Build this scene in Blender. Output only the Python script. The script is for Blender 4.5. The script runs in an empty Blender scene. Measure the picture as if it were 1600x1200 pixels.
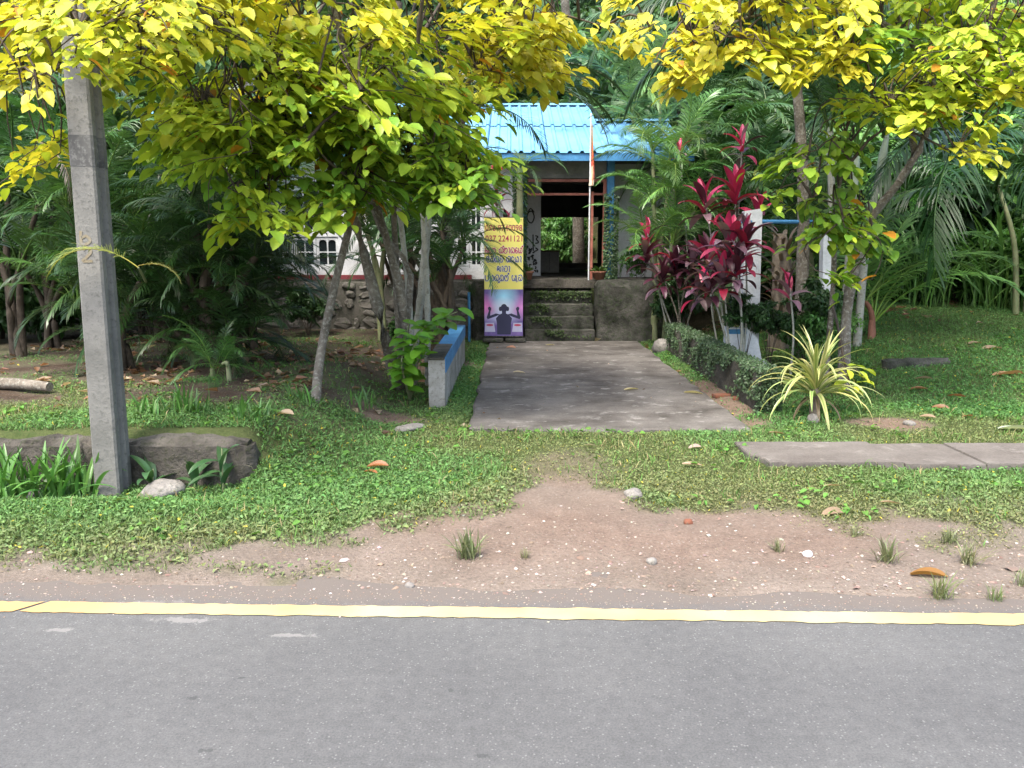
import bpy, math, random
import numpy as np
from mathutils import Vector, Matrix

R = math.radians
rng = np.random.default_rng(7)
random.seed(7)
S = bpy.context.scene
COL = S.collection

# ------------------------------------------------------------------ camera, sky, sun, exposure
PITCH = R(9.8); FPX = 1256.0; CAMZ = 1.5
cam = bpy.data.cameras.new("camera"); cam.sensor_width = 36; cam.lens = 36 * FPX / 1600
cam.clip_end = 2000; cam.clip_start = 0.05
cam_o = bpy.data.objects.new("camera", cam); COL.objects.link(cam_o)
cam_o.location = (0, 0, CAMZ); cam_o.rotation_euler = (R(90) - PITCH, 0, 0)
S.camera = cam_o

SUN_EL, SUN_AZ = R(62), R(205)          # azimuth clockwise from +Y: behind the camera, a little to the left
w = bpy.data.worlds.new("World"); S.world = w; w.use_nodes = True
nt = w.node_tree; nt.nodes.clear()
wo = nt.nodes.new("ShaderNodeOutputWorld"); bg = nt.nodes.new("ShaderNodeBackground"); sk = nt.nodes.new("ShaderNodeTexSky")
sk.sky_type = 'NISHITA'; sk.sun_disc = False; sk.sun_elevation = SUN_EL; sk.sun_rotation = SUN_AZ
sk.air_density = 1.0; sk.dust_density = 4.0; sk.ozone_density = 0.6
bg.inputs[1].default_value = 0.15
nt.links.new(sk.outputs[0], bg.inputs[0]); nt.links.new(bg.outputs[0], wo.inputs[0])
sun = bpy.data.lights.new("sun", 'SUN'); sun.energy = 1.5; sun.angle = R(12); sun.color = (1.0, 0.95, 0.87)
sun_o = bpy.data.objects.new("sun", sun); COL.objects.link(sun_o)
sdir = Vector((math.sin(SUN_AZ) * math.cos(SUN_EL), math.cos(SUN_AZ) * math.cos(SUN_EL), math.sin(SUN_EL)))
sun_o.rotation_euler = sdir.to_track_quat('Z', 'Y').to_euler()
S.view_settings.view_transform = 'Standard'; S.view_settings.look = 'None'
S.view_settings.gamma = 1; S.view_settings.use_curve_mapping = False
S.view_settings.exposure = 1.95
S.cycles.use_denoising = True
S.cycles.max_bounces = 8; S.cycles.transparent_max_bounces = 4
S.cycles.use_adaptive_sampling = True

# ------------------------------------------------------------------ small tools
cp, sp_ = math.cos(PITCH), math.sin(PITCH)
def ray(px, py):
    a = (px - 800) / FPX; b = (600 - py) / FPX
    return (a, cp + b * sp_, -sp_ + b * cp)
def at(px, py, Y):
    r = ray(px, py); t = Y / r[1]
    return Vector((r[0] * t, Y, CAMZ + r[2] * t))
def gnd(px, py, z=0.0):
    r = ray(px, py); t = (z - CAMZ) / r[2]
    return Vector((r[0] * t, r[1] * t, z))
def on_ground(px, py):                     # march down to the terrain
    z = 0.0
    for _ in range(30):
        p = gnd(px, py, z); z = 0.5 * z + 0.5 * float(H(p.x, p.y))
    return gnd(px, py, z)
def sstep(a, b, x):
    t = np.clip((np.asarray(x, float) - a) / (b - a), 0, 1)
    return t * t * (3 - 2 * t)
_tab = np.random.default_rng(3).random((64, 64))
def vnoise(x, y, s):
    x = np.asarray(x, float) * s + 17.3; y = np.asarray(y, float) * s + 9.1
    xi = np.floor(x).astype(int); yi = np.floor(y).astype(int); fx = x - xi; fy = y - yi
    fx = fx * fx * (3 - 2 * fx); fy = fy * fy * (3 - 2 * fy)
    g = lambda i, j: _tab[i % 64, j % 64]
    return (g(xi, yi) * (1 - fx) + g(xi + 1, yi) * fx) * (1 - fy) + (g(xi, yi + 1) * (1 - fx) + g(xi + 1, yi + 1) * fx) * fy

def link(o, parent=None):
    COL.objects.link(o)
    if parent is not None: o.parent = parent
    return o
def tag(o, label=None, cat=None, group=None, kind=None):
    if label: o["label"] = label
    if cat: o["category"] = cat
    if group: o["group"] = group
    if kind: o["kind"] = kind
    return o
def empty(name, loc, label, cat, group=None, rz=0):
    o = bpy.data.objects.new(name, None); o.location = loc; o.rotation_euler[2] = rz
    link(o); return tag(o, label, cat, group)

def np_mesh(name, V, F4=None, F3=None, cols=None, smooth=False):
    """fast mesh from numpy: V (n,3), F4 (m,4), F3 (k,3), per-vertex colours"""
    me = bpy.data.meshes.new(name)
    V = np.ascontiguousarray(V, np.float32)
    F4 = np.zeros((0, 4), np.int32) if F4 is None else np.asarray(F4, np.int32)
    F3 = np.zeros((0, 3), np.int32) if F3 is None else np.asarray(F3, np.int32)
    me.vertices.add(len(V)); me.vertices.foreach_set("co", V.ravel())
    nl = F4.size + F3.size
    me.loops.add(nl); me.loops.foreach_set("vertex_index", np.concatenate([F4.ravel(), F3.ravel()]).astype(np.int32))
    npoly = len(F4) + len(F3); me.polygons.add(npoly)
    starts = np.concatenate([np.arange(len(F4)) * 4, F4.size + np.arange(len(F3)) * 3]).astype(np.int32)
    me.polygons.foreach_set("loop_start", starts)
    if smooth: me.polygons.foreach_set("use_smooth", np.ones(npoly, bool))
    if cols is not None:
        a = me.attributes.new("Col", 'FLOAT_COLOR', 'POINT')
        c = np.ones((len(V), 4), np.float32); c[:, :3] = cols
        a.data.foreach_set("color", c.ravel())
    me.update(calc_edges=True); me.validate()
    return me

class MB:
    """collects boxes, tubes, prisms into one mesh"""
    def __init__(s): s.v = []; s.f = []; s.sm = []
    def add(s, v, f, smooth=False):
        n = len(s.v); s.v += [tuple(p) for p in v]; s.f += [tuple(i + n for i in q) for q in f]; s.sm += [smooth] * len(f)
        return s
    def box(s, x0, x1, y0, y1, z0, z1, bev=0.0, M=None):
        b = min(bev, (x1 - x0) * .45, (y1 - y0) * .45, (z1 - z0) * .45)
        if b <= 0:
            v = [(x, y, z) for z in (z0, z1) for y in (y0, y1) for x in (x0, x1)]
            f = [(0, 2, 3, 1), (4, 5, 7, 6), (0, 1, 5, 4), (2, 6, 7, 3), (0, 4, 6, 2), (1, 3, 7, 5)]
        else:
            v = []; 
            for z, i in ((z0, b), (z0 + b, 0), (z1 - b, 0), (z1, b)):
                xa, xb, ya, yb = x0 + i, x1 - i, y0 + i, y1 - i
                v += [(xa + (b if i == 0 else 0), ya, z), (xb - (b if i == 0 else 0), ya, z), (xb, ya + (b if i == 0 else 0), z), (xb, yb - (b if i == 0 else 0), z),
                      (xb - (b if i == 0 else 0), yb, z), (xa + (b if i == 0 else 0), yb, z), (xa, yb - (b if i == 0 else 0), z), (xa, ya + (b if i == 0 else 0), z)]
            f = [(7, 6, 5, 4, 3, 2, 1, 0), tuple(range(24, 32))]
            for k in range(3):
                for i in range(8):
                    j = (i + 1) % 8; f.append((k * 8 + i, k * 8 + j, k * 8 + 8 + j, k * 8 + 8 + i))
        if M is not None: v = [tuple(M @ Vector(p)) for p in v]
        return s.add(v, f)
    def tube(s, pts, rad, n=8, cap=True, smooth=True):
        pts = [Vector(p) for p in pts]; m = len(pts)
        if not hasattr(rad, '__len__'): rad = [rad] * m
        v = []; up = Vector((0, 0, 1))
        for i, p in enumerate(pts):
            t = (pts[min(i + 1, m - 1)] - pts[max(i - 1, 0)]).normalized()
            a = t.cross(up if abs(t.z) < .9 else Vector((1, 0, 0))).normalized(); b = t.cross(a)
            if abs(t.z) >= .9: a = Vector((1, 0, 0)) - t * t.x; a.normalize(); b = t.cross(a)
            for k in range(n):
                th = 2 * math.pi * k / n; v.append(p + (a * math.cos(th) + b * math.sin(th)) * rad[i])
        f = [(i * n + k, i * n + (k + 1) % n, (i + 1) * n + (k + 1) % n, (i + 1) * n + k) for i in range(m - 1) for k in range(n)]
        s.add(v, f, smooth)
        if cap:
            s.add(v[:n], [tuple(range(n))[::-1]]); s.add(v[-n:], [tuple(range(n))])
        return s
    def lathe(s, c, prof, n=16):
        v = [(c[0] + r * math.cos(2 * math.pi * k / n), c[1] + r * math.sin(2 * math.pi * k / n), c[2] + z) for r, z in prof for k in range(n)]
        f = [(i * n + k, i * n + (k + 1) % n, (i + 1) * n + (k + 1) % n, (i + 1) * n + k) for i in range(len(prof) - 1) for k in range(n)]
        return s.add(v, f, True)
    def prism(s, poly, y0, y1):           # polygon in xz, thickness along y
        n = len(poly); v = [(x, y0, z) for x, z in poly] + [(x, y1, z) for x, z in poly]
        f = [tuple(range(n)), tuple(range(2 * n - 1, n - 1, -1))] + [(i, i + n, (i + 1) % n + n, (i + 1) % n) for i in range(n)]
        return s.add(v, f)
    def mesh(s, name):
        me = bpy.data.meshes.new(name); me.from_pydata(s.v, [], s.f)
        me.polygons.foreach_set("use_smooth", s.sm); me.update(); return me
    def build(s, name, mat, parent=None, loc=(0, 0, 0)):
        me = s.mesh(name); me.materials.append(mat)
        o = bpy.data.objects.new(name, me); o.location = loc
        return link(o, parent)

def spline(pts, n):
    """Catmull-Rom through pts"""
    P = [Vector(p) for p in pts]; P = [P[0] * 2 - P[1]] + P + [P[-1] * 2 - P[-2]]
    out = []
    segs = len(P) - 3
    for i in range(n):
        t = i / (n - 1) * segs; k = min(int(t), segs - 1); u = t - k
        a, b, c, d = P[k:k + 4]
        out.append(0.5 * ((2 * b) + (c - a) * u + (2 * a - 5 * b + 4 * c - d) * u * u + (3 * b - a - 3 * c + d) * u ** 3))
    return out

# ------------------------------------------------------------------ materials
def nodes(name):
    m = bpy.data.materials.new(name); m.use_nodes = True
    t = m.node_tree; b = t.nodes["Principled BSDF"]; o = t.nodes["Material Output"]
    return m, t, b, o
def N(t, typ, **kw):
    n = t.nodes.new(typ)
    for k, v in kw.items(): setattr(n, k, v)
    return n
def noise(t, scale, detail=4, rough=.6, coord='Object', vec=None):
    n = N(t, "ShaderNodeTexNoise"); n.inputs["Scale"].default_value = scale; n.inputs["Detail"].default_value = detail; n.inputs["Roughness"].default_value = rough
    if vec is None:
        c = N(t, "ShaderNodeTexCoord"); vec = c.outputs[coord]
    t.links.new(vec, n.inputs["Vector"]); return n
def ramp(t, fac, stops):
    r = N(t, "ShaderNodeValToRGB"); e = r.color_ramp.elements
    while len(e) < len(stops): e.new(.5)
    for i, (p, c) in enumerate(stops): e[i].position = p; e[i].color = (*c, 1) if len(c) == 3 else c
    t.links.new(fac, r.inputs[0]); return r
def mix(t, fac, a, b, mode='MIX'):
    n = N(t, "ShaderNodeMix", data_type='RGBA', blend_type=mode)
    for sock, val in ((n.inputs[0], fac), (n.inputs[6], a), (n.inputs[7], b)):
        if isinstance(val, (int, float)): sock.default_value = val
        elif isinstance(val, tuple): sock.default_value = (*val, 1) if len(val) == 3 else val
        else: t.links.new(val, sock)
    return n.outputs[2]
def bump(t, b, h, strength, dist=.01):
    n = N(t, "ShaderNodeBump"); n.inputs["Strength"].default_value = strength; n.inputs["Distance"].default_value = dist
    t.links.new(h, n.inputs["Height"]); t.links.new(n.outputs[0], b.inputs["Normal"])
def math_(t, op, a, b=None, c=None):
    n = N(t, "ShaderNodeMath", operation=op)
    for i, v in enumerate((a, b, c)):
        if v is None: continue
        if isinstance(v, (int, float)): n.inputs[i].default_value = v
        else: t.links.new(v, n.inputs[i])
    return n.outputs[0]

def weathered(name, c1, c2, c3=None, scale=3, fine=40, rough=.85, bs=.4, bd=.01, lo=.35, hi=.65, coord='Object', spec=.3):
    m, t, b, o = nodes(name)
    n1 = noise(t, scale, 6, .65, coord); n2 = noise(t, fine, 5, .7, coord)
    c = ramp(t, n1.outputs[0], [(lo, c1), (hi, c2)]).outputs[0]
    if c3:
        f = ramp(t, n2.outputs[0], [(.5, (0, 0, 0)), (.68, (1, 1, 1))]).outputs[0]
        c = mix(t, f, c, c3)
    c = mix(t, .35, c, ramp(t, n2.outputs[0], [(.3, (.35, .35, .35)), (.7, (1.0, 1.0, 1.0))]).outputs[0], 'MULTIPLY')
    t.links.new(c, b.inputs["Base Color"]); b.inputs["Roughness"].default_value = rough; b.inputs["Specular IOR Level"].default_value = spec
    bump(t, b, n2.outputs[0], bs, bd)
    return m

def leaf_mat(name, transl=.35, rough=.45, attr=True, spec=.4):
    m, t, b, o = nodes(name)
    if attr:
        a = N(t, "ShaderNodeAttribute", attribute_name="Col").outputs["Color"]
    else:
        a = N(t, "ShaderNodeObjectInfo").outputs["Color"]
    b.inputs["Roughness"].default_value = rough; b.inputs["Specular IOR Level"].default_value = spec
    t.links.new(a, b.inputs["Base Color"])
    tr = N(t, "ShaderNodeBsdfTranslucent"); t.links.new(mix(t, 1.0, a, (1.25, 1.2, .7), 'MULTIPLY'), tr.inputs[0])
    ms = N(t, "ShaderNodeMixShader"); ms.inputs[0].default_value = transl
    t.links.new(b.outputs[0], ms.inputs[1]); t.links.new(tr.outputs[0], ms.inputs[2]); t.links.new(ms.outputs[0], o.inputs[0])
    return m

M = {}
M['leaf'] = leaf_mat('leaf_blades')
M['leaf_obj'] = leaf_mat('leaf_single', attr=False)
M['grass'] = leaf_mat('grass_blades', .3, .6, spec=.15)
M['palm'] = leaf_mat('palm_leaflets', .22, .35, attr=False, spec=.5)
M['bark'] = weathered('bark', (.10, .085, .065), (.24, .21, .17), (.34, .33, .28), 6, 30, .9, .8, .02)
M['bark_dark'] = weathered('bark_dark', (.05, .04, .03), (.12, .095, .07), None, 6, 30, .9, .8, .02)
M['bark_pale'] = weathered('bark_pale', (.26, .27, .23), (.42, .43, .38), (.16, .15, .12), 5, 25, .8, .4, .01)
M['palm_stem'] = weathered('palm_stem', (.16, .20, .09), (.30, .33, .18), (.2, .16, .1), 4, 30, .6, .2, .01)
M['crownshaft'] = weathered('crownshaft', (.28, .36, .26), (.44, .50, .40), None, 3, 20, .5, .1, .01)
M['concrete_pole'] = weathered('pole_concrete', (.13, .13, .12), (.255, .25, .232), (.10, .10, .092), 1.6, 30, .9, .7, .008, .36, .66)
M['old_concrete'] = weathered('old_concrete', (.035, .032, .027), (.155, .14, .12), (.05, .055, .03), 3.2, 26, .95, 1.0, .03)
M['mossy'] = weathered('mossy_stone', (.020, .023, .016), (.115, .11, .098), (.035, .055, .02), 4.5, 22, .95, 1.0, .035)
M['white_wall'] = weathered('white_plaster', (.58, .60, .62), (.74, .75, .76), None, 1.2, 30, .8, .15, .004)
M['white_paint'] = weathered('white_paint', (.5, .53, .55), (.74, .76, .78), None, 4, 40, .5, .1, .003)
M['blue_paint'] = weathered('blue_paint', (.04, .16, .34), (.07, .25, .46), None, 5, 40, .55, .2, .004)
M['red_paint'] = weathered('red_oxide_paint', (.26, .085, .06), (.38, .15, .11), None, 5, 40, .6, .2, .004)
M['red_band'] = weathered('red_band', (.16, .03, .04), (.24, .05, .06), None, 5, 40, .7, .2, .004)
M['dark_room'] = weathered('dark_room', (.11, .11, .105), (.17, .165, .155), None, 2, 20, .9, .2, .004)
M['glass'], t, b, o = nodes('window_glass'); b.inputs["Base Color"].default_value = (.012, .016, .018, 1); b.inputs["Roughness"].default_value = .08
M['rock'] = weathered('rock', (.16, .15, .14), (.34, .32, .29), (.10, .10, .08), 4, 22, .9, .8, .02)
M['wall_stone'] = weathered('wall_stone', (.10, .095, .085), (.27, .25, .22), (.07, .085, .05), 1.5, 18, .9, .7, .02, coord='Object')
M['mortar'] = weathered('mortar', (.07, .07, .06), (.15, .14, .12), (.05, .06, .035), 3, 25, .95, .8, .02)
M['brick'] = weathered('brick', (.16, .06, .035), (.25, .10, .06), (.1, .09, .06), 5, 30, .9, .6, .01)
M['clay'] = weathered('clay_pot', (.17, .075, .045), (.26, .12, .08), None, 5, 30, .8, .3, .01)
M['black_paint'] = weathered('black_paint', (.025, .025, .027), (.055, .055, .055), (.15, .15, .14), 4, 30, .8, .3, .004)
M['ochre_paint'] = weathered('ochre_paint', (.22, .185, .12), (.25, .225, .165), (.2, .195, .175), 9, 40, .9, .3, .004)
M['dead'] = weathered('dead_fibre', (.13, .10, .075), (.28, .24, .19), None, 8, 40, .95, .6, .01)

# asphalt: worn grey with aggregate, a chalky scuff and oil spots of fixed place
def asphalt():
    m, t, b, o = nodes('asphalt')
    c = N(t, "ShaderNodeTexCoord").outputs['Object']
    n1 = noise(t, 1.1, 5, .6, vec=c); n2 = noise(t, 130, 3, .8, vec=c); n3 = noise(t, 22, 4, .7, vec=c)
    vo = N(t, "ShaderNodeTexVoronoi"); vo.inputs["Scale"].default_value = 120; t.links.new(c, vo.inputs["Vector"])
    col = ramp(t, n1.outputs[0], [(.3, (.090, .0915, .0915)), (.7, (.116, .117, .115))]).outputs[0]
    col = mix(t, .55, col, ramp(t, n2.outputs[0], [(.3, (.38, .38, .39)), (.66, (1.25, 1.25, 1.25))]).outputs[0], 'MULTIPLY')
    col = mix(t, .5, col, ramp(t, n3.outputs[0], [(.3, (.66, .66, .66)), (.7, (1.15, 1.15, 1.13))]).outputs[0], 'MULTIPLY')
    sel = math_(t, 'GREATER_THAN', N_sep(t, vo.outputs["Color"], 0), .93)
    sel = math_(t, 'MULTIPLY', sel, math_(t, 'LESS_THAN', vo.outputs["Distance"], .42))
    col = mix(t, math_(t, 'MULTIPLY', sel, .55), col, (.20, .20, .195))
    nz = noise(t, 18, 5, .75, vec=c)
    def blob(px, py, rx, ry, sharp=1.0, off=.25):
        g = gnd(px, py)
        mp = N(t, "ShaderNodeMapping"); mp.inputs["Location"].default_value = (-g.x / rx, -g.y / ry, 0); mp.inputs["Scale"].default_value = (1 / rx, 1 / ry, 0)
        t.links.new(c, mp.inputs["Vector"])
        L = N(t, "ShaderNodeVectorMath", operation='LENGTH'); t.links.new(mp.outputs[0], L.inputs[0])
        d = math_(t, 'ADD', L.outputs["Value"], math_(t, 'MULTIPLY', math_(t, 'SUBTRACT', nz.outputs[0], .5), 5.0))
        return math_(t, 'MULTIPLY', math_(t, 'SUBTRACT', 1.0, math_(t, 'SMOOTHSTEP' if False else 'MINIMUM', math_(t, 'MAXIMUM', math_(t, 'MULTIPLY', math_(t, 'SUBTRACT', d, .6), 2.5 * sharp), 0), 1)), 1.0)
    for px, py, rx, ry in ((285, 968, .12, .03), (230, 942, .16, .025), (460, 993, .08, .02), (90, 984, .05, .015), (560, 944, .07, .015)):
        col = mix(t, math_(t, 'MULTIPLY', blob(px, py, rx, ry), .6), col, (.20, .195, .185))
    for px, py, rx, ry in ((325, 1173, .035, .016), (757, 1181, .03, .014), (300, 1091, .025, .012), (704, 1078, .012, .012), (380, 1059, .02, .008)):
        col = mix(t, math_(t, 'MULTIPLY', blob(px, py, rx, ry, 2), .55), col, (.04, .042, .042))
    # tyre-polished bands and old sealed cracks
    sx0 = N(t, "ShaderNodeSeparateXYZ"); t.links.new(c, sx0.inputs[0])
    nb_ = noise(t, .8, 4, .6, vec=c); yv = math_(t, 'ADD', sx0.outputs[1], math_(t, 'MULTIPLY', nb_.outputs[0], .5))
    bandw = math_(t, 'SINE', math_(t, 'MULTIPLY', yv, 4.2))
    col = mix(t, .5, col, ramp(t, math_(t, 'ADD', math_(t, 'MULTIPLY', bandw, .5), .5), [(0, (.86, .86, .87)), (1, (1.1, 1.1, 1.09))]).outputs[0], 'MULTIPLY')
    # brown dust drifting in from the verge
    sx = N(t, "ShaderNodeSeparateXYZ"); t.links.new(c, sx.inputs[0])
    e = math_(t, 'ADD', math_(t, 'MULTIPLY', sx.outputs[0], .0283), sx.outputs[1])
    e = math_(t, 'ADD', e, math_(t, 'MULTIPLY', math_(t, 'SUBTRACT', nz.outputs[0], .5), .22))
    dust = ramp(t, math_(t, 'MULTIPLY', math_(t, 'SUBTRACT', e, 3.12), 8), [(.0, (0, 0, 0)), (1.0, (.8, .8, .8))]).outputs[0]
    col = mix(t, dust, col, (.125, .105, .09))
    t.links.new(col, b.inputs["Base Color"]); b.inputs["Roughness"].default_value = .85; b.inputs["Specular IOR Level"].default_value = .25
    bump(t, b, n2.outputs[0], .5, .004)
    return m
def N_sep(t, colr, i):
    n = N(t, "ShaderNodeSeparateColor"); t.links.new(colr, n.inputs[0]); return n.outputs[i]
M['asphalt'] = asphalt()

def soil():
    m, t, b, o = nodes('soil')
    c = N(t, "ShaderNodeTexCoord").outputs['Object']
    a = N(t, "ShaderNodeAttribute", attribute_name="Col").outputs["Color"]
    g = N_sep(t, a, 0); red = N_sep(t, a, 1); hum = N_sep(t, a, 2)
    n1 = noise(t, 2.2, 6, .65, vec=c); n2 = noise(t, 60, 4, .75, vec=c); n3 = noise(t, 9, 5, .7, vec=c)
    dust = ramp(t, n1.outputs[0], [(.3, (.155, .127, .104)), (.7, (.235, .197, .165))]).outputs[0]
    redc = ramp(t, n3.outputs[0], [(.3, (.15, .102, .078)), (.7, (.235, .170, .134))]).outputs[0]
    col = mix(t, red, dust, redc)
    col = mix(t, hum, col, ramp(t, n3.outputs[0], [(.3, (.03, .022, .015)), (.75, (.10, .066, .043))]).outputs[0])
    col = mix(t, g, col, ramp(t, n3.outputs[0], [(.3, (.045, .07, .022)), (.75, (.11, .12, .05))]).outputs[0])
    col = mix(t, .6, col, ramp(t, n2.outputs[0], [(.3, (.5, .5, .5)), (.65, (1.2, 1.2, 1.2))]).outputs[0], 'MULTIPLY')
    vo = N(t, "ShaderNodeTexVoronoi"); vo.inputs["Scale"].default_value = 55; t.links.new(c, vo.inputs["Vector"])
    st_ = math_(t, 'MULTIPLY', math_(t, 'GREATER_THAN', N_sep(t, vo.outputs["Color"], 0), .72), math_(t, 'LESS_THAN', vo.outputs["Distance"], .38))
    st_ = math_(t, 'MULTIPLY', st_, math_(t, 'SUBTRACT', 1.0, g))
    col = mix(t, math_(t, 'MULTIPLY', st_, .55), col, mix(t, N_sep(t, vo.outputs["Color"], 1), (.10, .085, .07), (.30, .26, .22)))
    t.links.new(col, b.inputs["Base Color"]); b.inputs["Roughness"].default_value = .95; b.inputs["Specular IOR Level"].default_value = .1
    bump(t, b, math_(t, 'ADD', n2.outputs[0], math_(t, 'MULTIPLY', st_, .5)), 1.0, .016)
    return m
M['soil'] = soil()

def line_paint():
    m, t, b, o = nodes('yellow_line_paint')
    c = N(t, "ShaderNodeTexCoord").outputs['Object']
    n1 = noise(t, 1.3, 3, .6, vec=c); n2 = noise(t, 70, 4, .8, vec=c)
    col = ramp(t, n1.outputs[0], [(.35, (.40, .29, .115)), (.6, (.42, .37, .19))]).outputs[0]
    sx = N(t, "ShaderNodeSeparateXYZ"); t.links.new(c, sx.inputs[0])
    col = mix(t, ramp(t, math_(t, 'MULTIPLY_ADD', sx.outputs[0], .5, 1.35), [(.2, (.85, .85, .85)), (.95, (0, 0, 0))]).outputs[0], col, (.44, .255, .085))
    col = mix(t, ramp(t, n2.outputs[0], [(.58, (0, 0, 0)), (.68, (.75, .75, .75))]).outputs[0], col, (.18, .165, .13))
    t.links.new(col, b.inputs["Base Color"]); b.inputs["Roughness"].default_value = .8
    bump(t, b, n2.outputs[0], .4, .003); return m
M['line'] = line_paint()

def slab_mat(name, c1, c2, streak):
    m, t, b, o = nodes(name)
    c = N(t, "ShaderNodeTexCoord").outputs['Object']
    mp = N(t, "ShaderNodeMapping"); mp.inputs["Scale"].default_value = (1, 1.15, 1); t.links.new(c, mp.inputs[0])
    n1 = noise(t, 1.6, 7, .68, vec=mp.outputs[0]); n2 = noise(t, 55, 4, .75, vec=c); n3 = noise(t, 4.5, 6, .7, vec=mp.outputs[0])
    col = ramp(t, n1.outputs[0], [(.34, c1), (.66, c2)]).outputs[0]
    col = mix(t, ramp(t, n3.outputs[0], [(.56, (0, 0, 0)), (.66, (.75, .75, .75))]).outputs[0], col, streak)
    col = mix(t, .5, col, ramp(t, n2.outputs[0], [(.3, (.5, .5, .5)), (.65, (1.1, 1.1, 1.1))]).outputs[0], 'MULTIPLY')
    t.links.new(col, b.inputs["Base Color"]); b.inputs["Roughness"].default_value = .9; b.inputs["Specular IOR Level"].default_value = .2
    bump(t, b, n2.outputs[0], .6, .006); return m
M['drive'] = slab_mat('driveway_concrete', (.06, .054, .047), (.165, .153, .139), (.27, .258, .24))
M['paving'] = slab_mat('paving_concrete', (.095, .083, .073), (.165, .15, .135), (.215, .20, .18))

# ------------------------------------------------------------------ terrain
SL = -0.0283
_bk = [(-400, 905), (0, 905), (150, 893), (300, 886), (500, 878), (620, 852), (690, 826), (760, 800), (815, 770), (850, 745), (905, 742), (960, 775), (1010, 795), (1150, 812), (1250, 812), (1330, 822), (1400, 838), (1600, 838), (2000, 840)]
_bp = [gnd(*p) for p in _bk]; _bx = np.array([p.x for p in _bp]); _by = np.array([p.y for p in _bp])
_o = np.argsort(_bx); _bx = _bx[_o]; _by = _by[_o]
def H(x, y):
    x = np.asarray(x, float); y = np.asarray(y, float)
    ed = 3.235 + SL * x
    h = -0.05 + .058 * sstep(ed - .10, ed + .16, y + .10 * (vnoise(x, y, 3.0) - .5)) + .016 * (vnoise(x, y, 9) - .5) * sstep(ed - .1, ed + .3, y) + .014 * (vnoise(x * .35, y, 6) - .5) * sstep(ed, ed + .2, y)
    h = h + .045 * sstep(ed + .3, ed + 1.2, y) * sstep(7, 4.6, y) * (vnoise(x, y, 1.3) - .3)
    left = sstep(-1.05, -1.8, x)
    s_wall = sstep(5.05, 5.12, y); s_soft = sstep(4.5, 6.0, y)
    k = sstep(-1.6, -1.75, x)
    h = h + left * (k * s_wall + (1 - k) * s_soft) * (.27 - .14 * sstep(7, 12.5, y) + .05 * (vnoise(x, y, 1.1) - .5))
    h = h - .06 * sstep(-1.5, -1.8, x) * sstep(4.35, 4.75, y) * sstep(5.2, 5.0, y)
    h = h + .62 * sstep(2.4, 5.0, x) * sstep(6.2, 13, y) + .05 * sstep(2.4, 3.2, x) * sstep(6, 7, y) * (vnoise(x, y, .9) - .5)
    h = h + np.maximum(y - 20, 0) * .42 * sstep(20, 24, y) + np.maximum(y - 12.5, 0) * .22 * sstep(4.5, 7, x) * sstep(20.5, 20, y) + .22 * 7.5 * sstep(4.5, 7, x) * sstep(20, 20.5, y)
    # flat under the driveway
    d = sstep(-.55, -.3, x) * sstep(2.2, 1.9, x) * sstep(6.2, 6.6, y) * sstep(13, 12.6, y)
    h = h * (1 - d) + (-.04) * d
    return np.where(y < -8.4, 0.02, h)
def yb(x): return np.interp(x, _bx, _by)
def ellipse(x, y, c, rx, ry):
    return sstep(1.25, .6, np.hypot((x - c[0]) / rx, (y - c[1]) / ry) + .6 * (vnoise(x, y, 4) - .5))
_pc = [(gnd(600, 628, .15), .35, .3), (gnd(640, 560, .1), 1.0, .7), (gnd(1395, 655, .05), .35, .22), (gnd(1120, 620), .35, 1.4)]
def masks(x, y):
    """grass cover, red earth, dark litter"""
    b = yb(x); n = vnoise(x, y, 2.6) - .5; n2 = vnoise(x, y, 7) - .5
    g = sstep(-.16, .42, y - b + .5 * n + .45 * n2)
    g = g * sstep(6.35, 6.2, np.where((x > -.45) & (x < 2.0) & (y < 12.8), y, 0) + 0 * n) if False else g
    left = sstep(-.9, -1.6, x) * sstep(5.9, 6.7, y + .8 * n)
    g = g * (1 - left * (.64 + 1.1 * n))
    bare = np.zeros_like(np.asarray(x, float))
    for c, rx, ry in _pc: bare = np.maximum(bare, ellipse(x, y, c, rx, ry))
    bare = np.maximum(bare, .5 * ellipse(x, y, gnd(900, 728), .38, .55))
    g = g * (1 - .9 * bare)
    far_right = sstep(12.2, 13, y) * sstep(2, 3, x)
    g = g * (1 - .7 * far_right)
    red = np.clip(sstep(.9, .2, np.abs(y - 4.15)) * sstep(-1.4, -.1, x) * sstep(2.9, 1.2, x) * .6 * (.4 + 1.2 * vnoise(x, y, 3.3)) + bare, 0, 1)
    hum = np.clip(left * (1 - .75 * bare) * (.55 + .9 * n) + far_right * .8 + sstep(18, 20, y), 0, 1)
    return np.clip(g, 0, 1), red, hum

def axis(fine0, fine1, step, far0, far1):
    a = list(np.arange(fine0, fine1 + step / 2, step)); s = step; v = a[-1]
    while v < far1: s *= 1.3; v += s; a.append(v)
    s = step; v = a[0]; pre = []
    while v > far0: s *= 1.3; v -= s; pre.append(v)
    return np.array(pre[::-1] + a)
gx = axis(-6.5, 6.5, .055, -160, 160); gy = np.concatenate([axis(2.9, 13.4, .055, -160, 170)])
X, Y = np.meshgrid(gx, gy); Z = H(X, Y)
nx, ny = len(gx), len(gy)
idx = np.arange(nx * ny).reshape(ny, nx)
F = np.stack([idx[:-1, :-1], idx[:-1, 1:], idx[1:, 1:], idx[1:, :-1]], -1).reshape(-1, 4)
mg, mr, mh = masks(X.ravel(), Y.ravel())
me = np_mesh("ground", np.stack([X.ravel(), Y.ravel(), Z.ravel()], 1), F, cols=np.stack([mg, mr, mh], 1), smooth=True)
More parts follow.
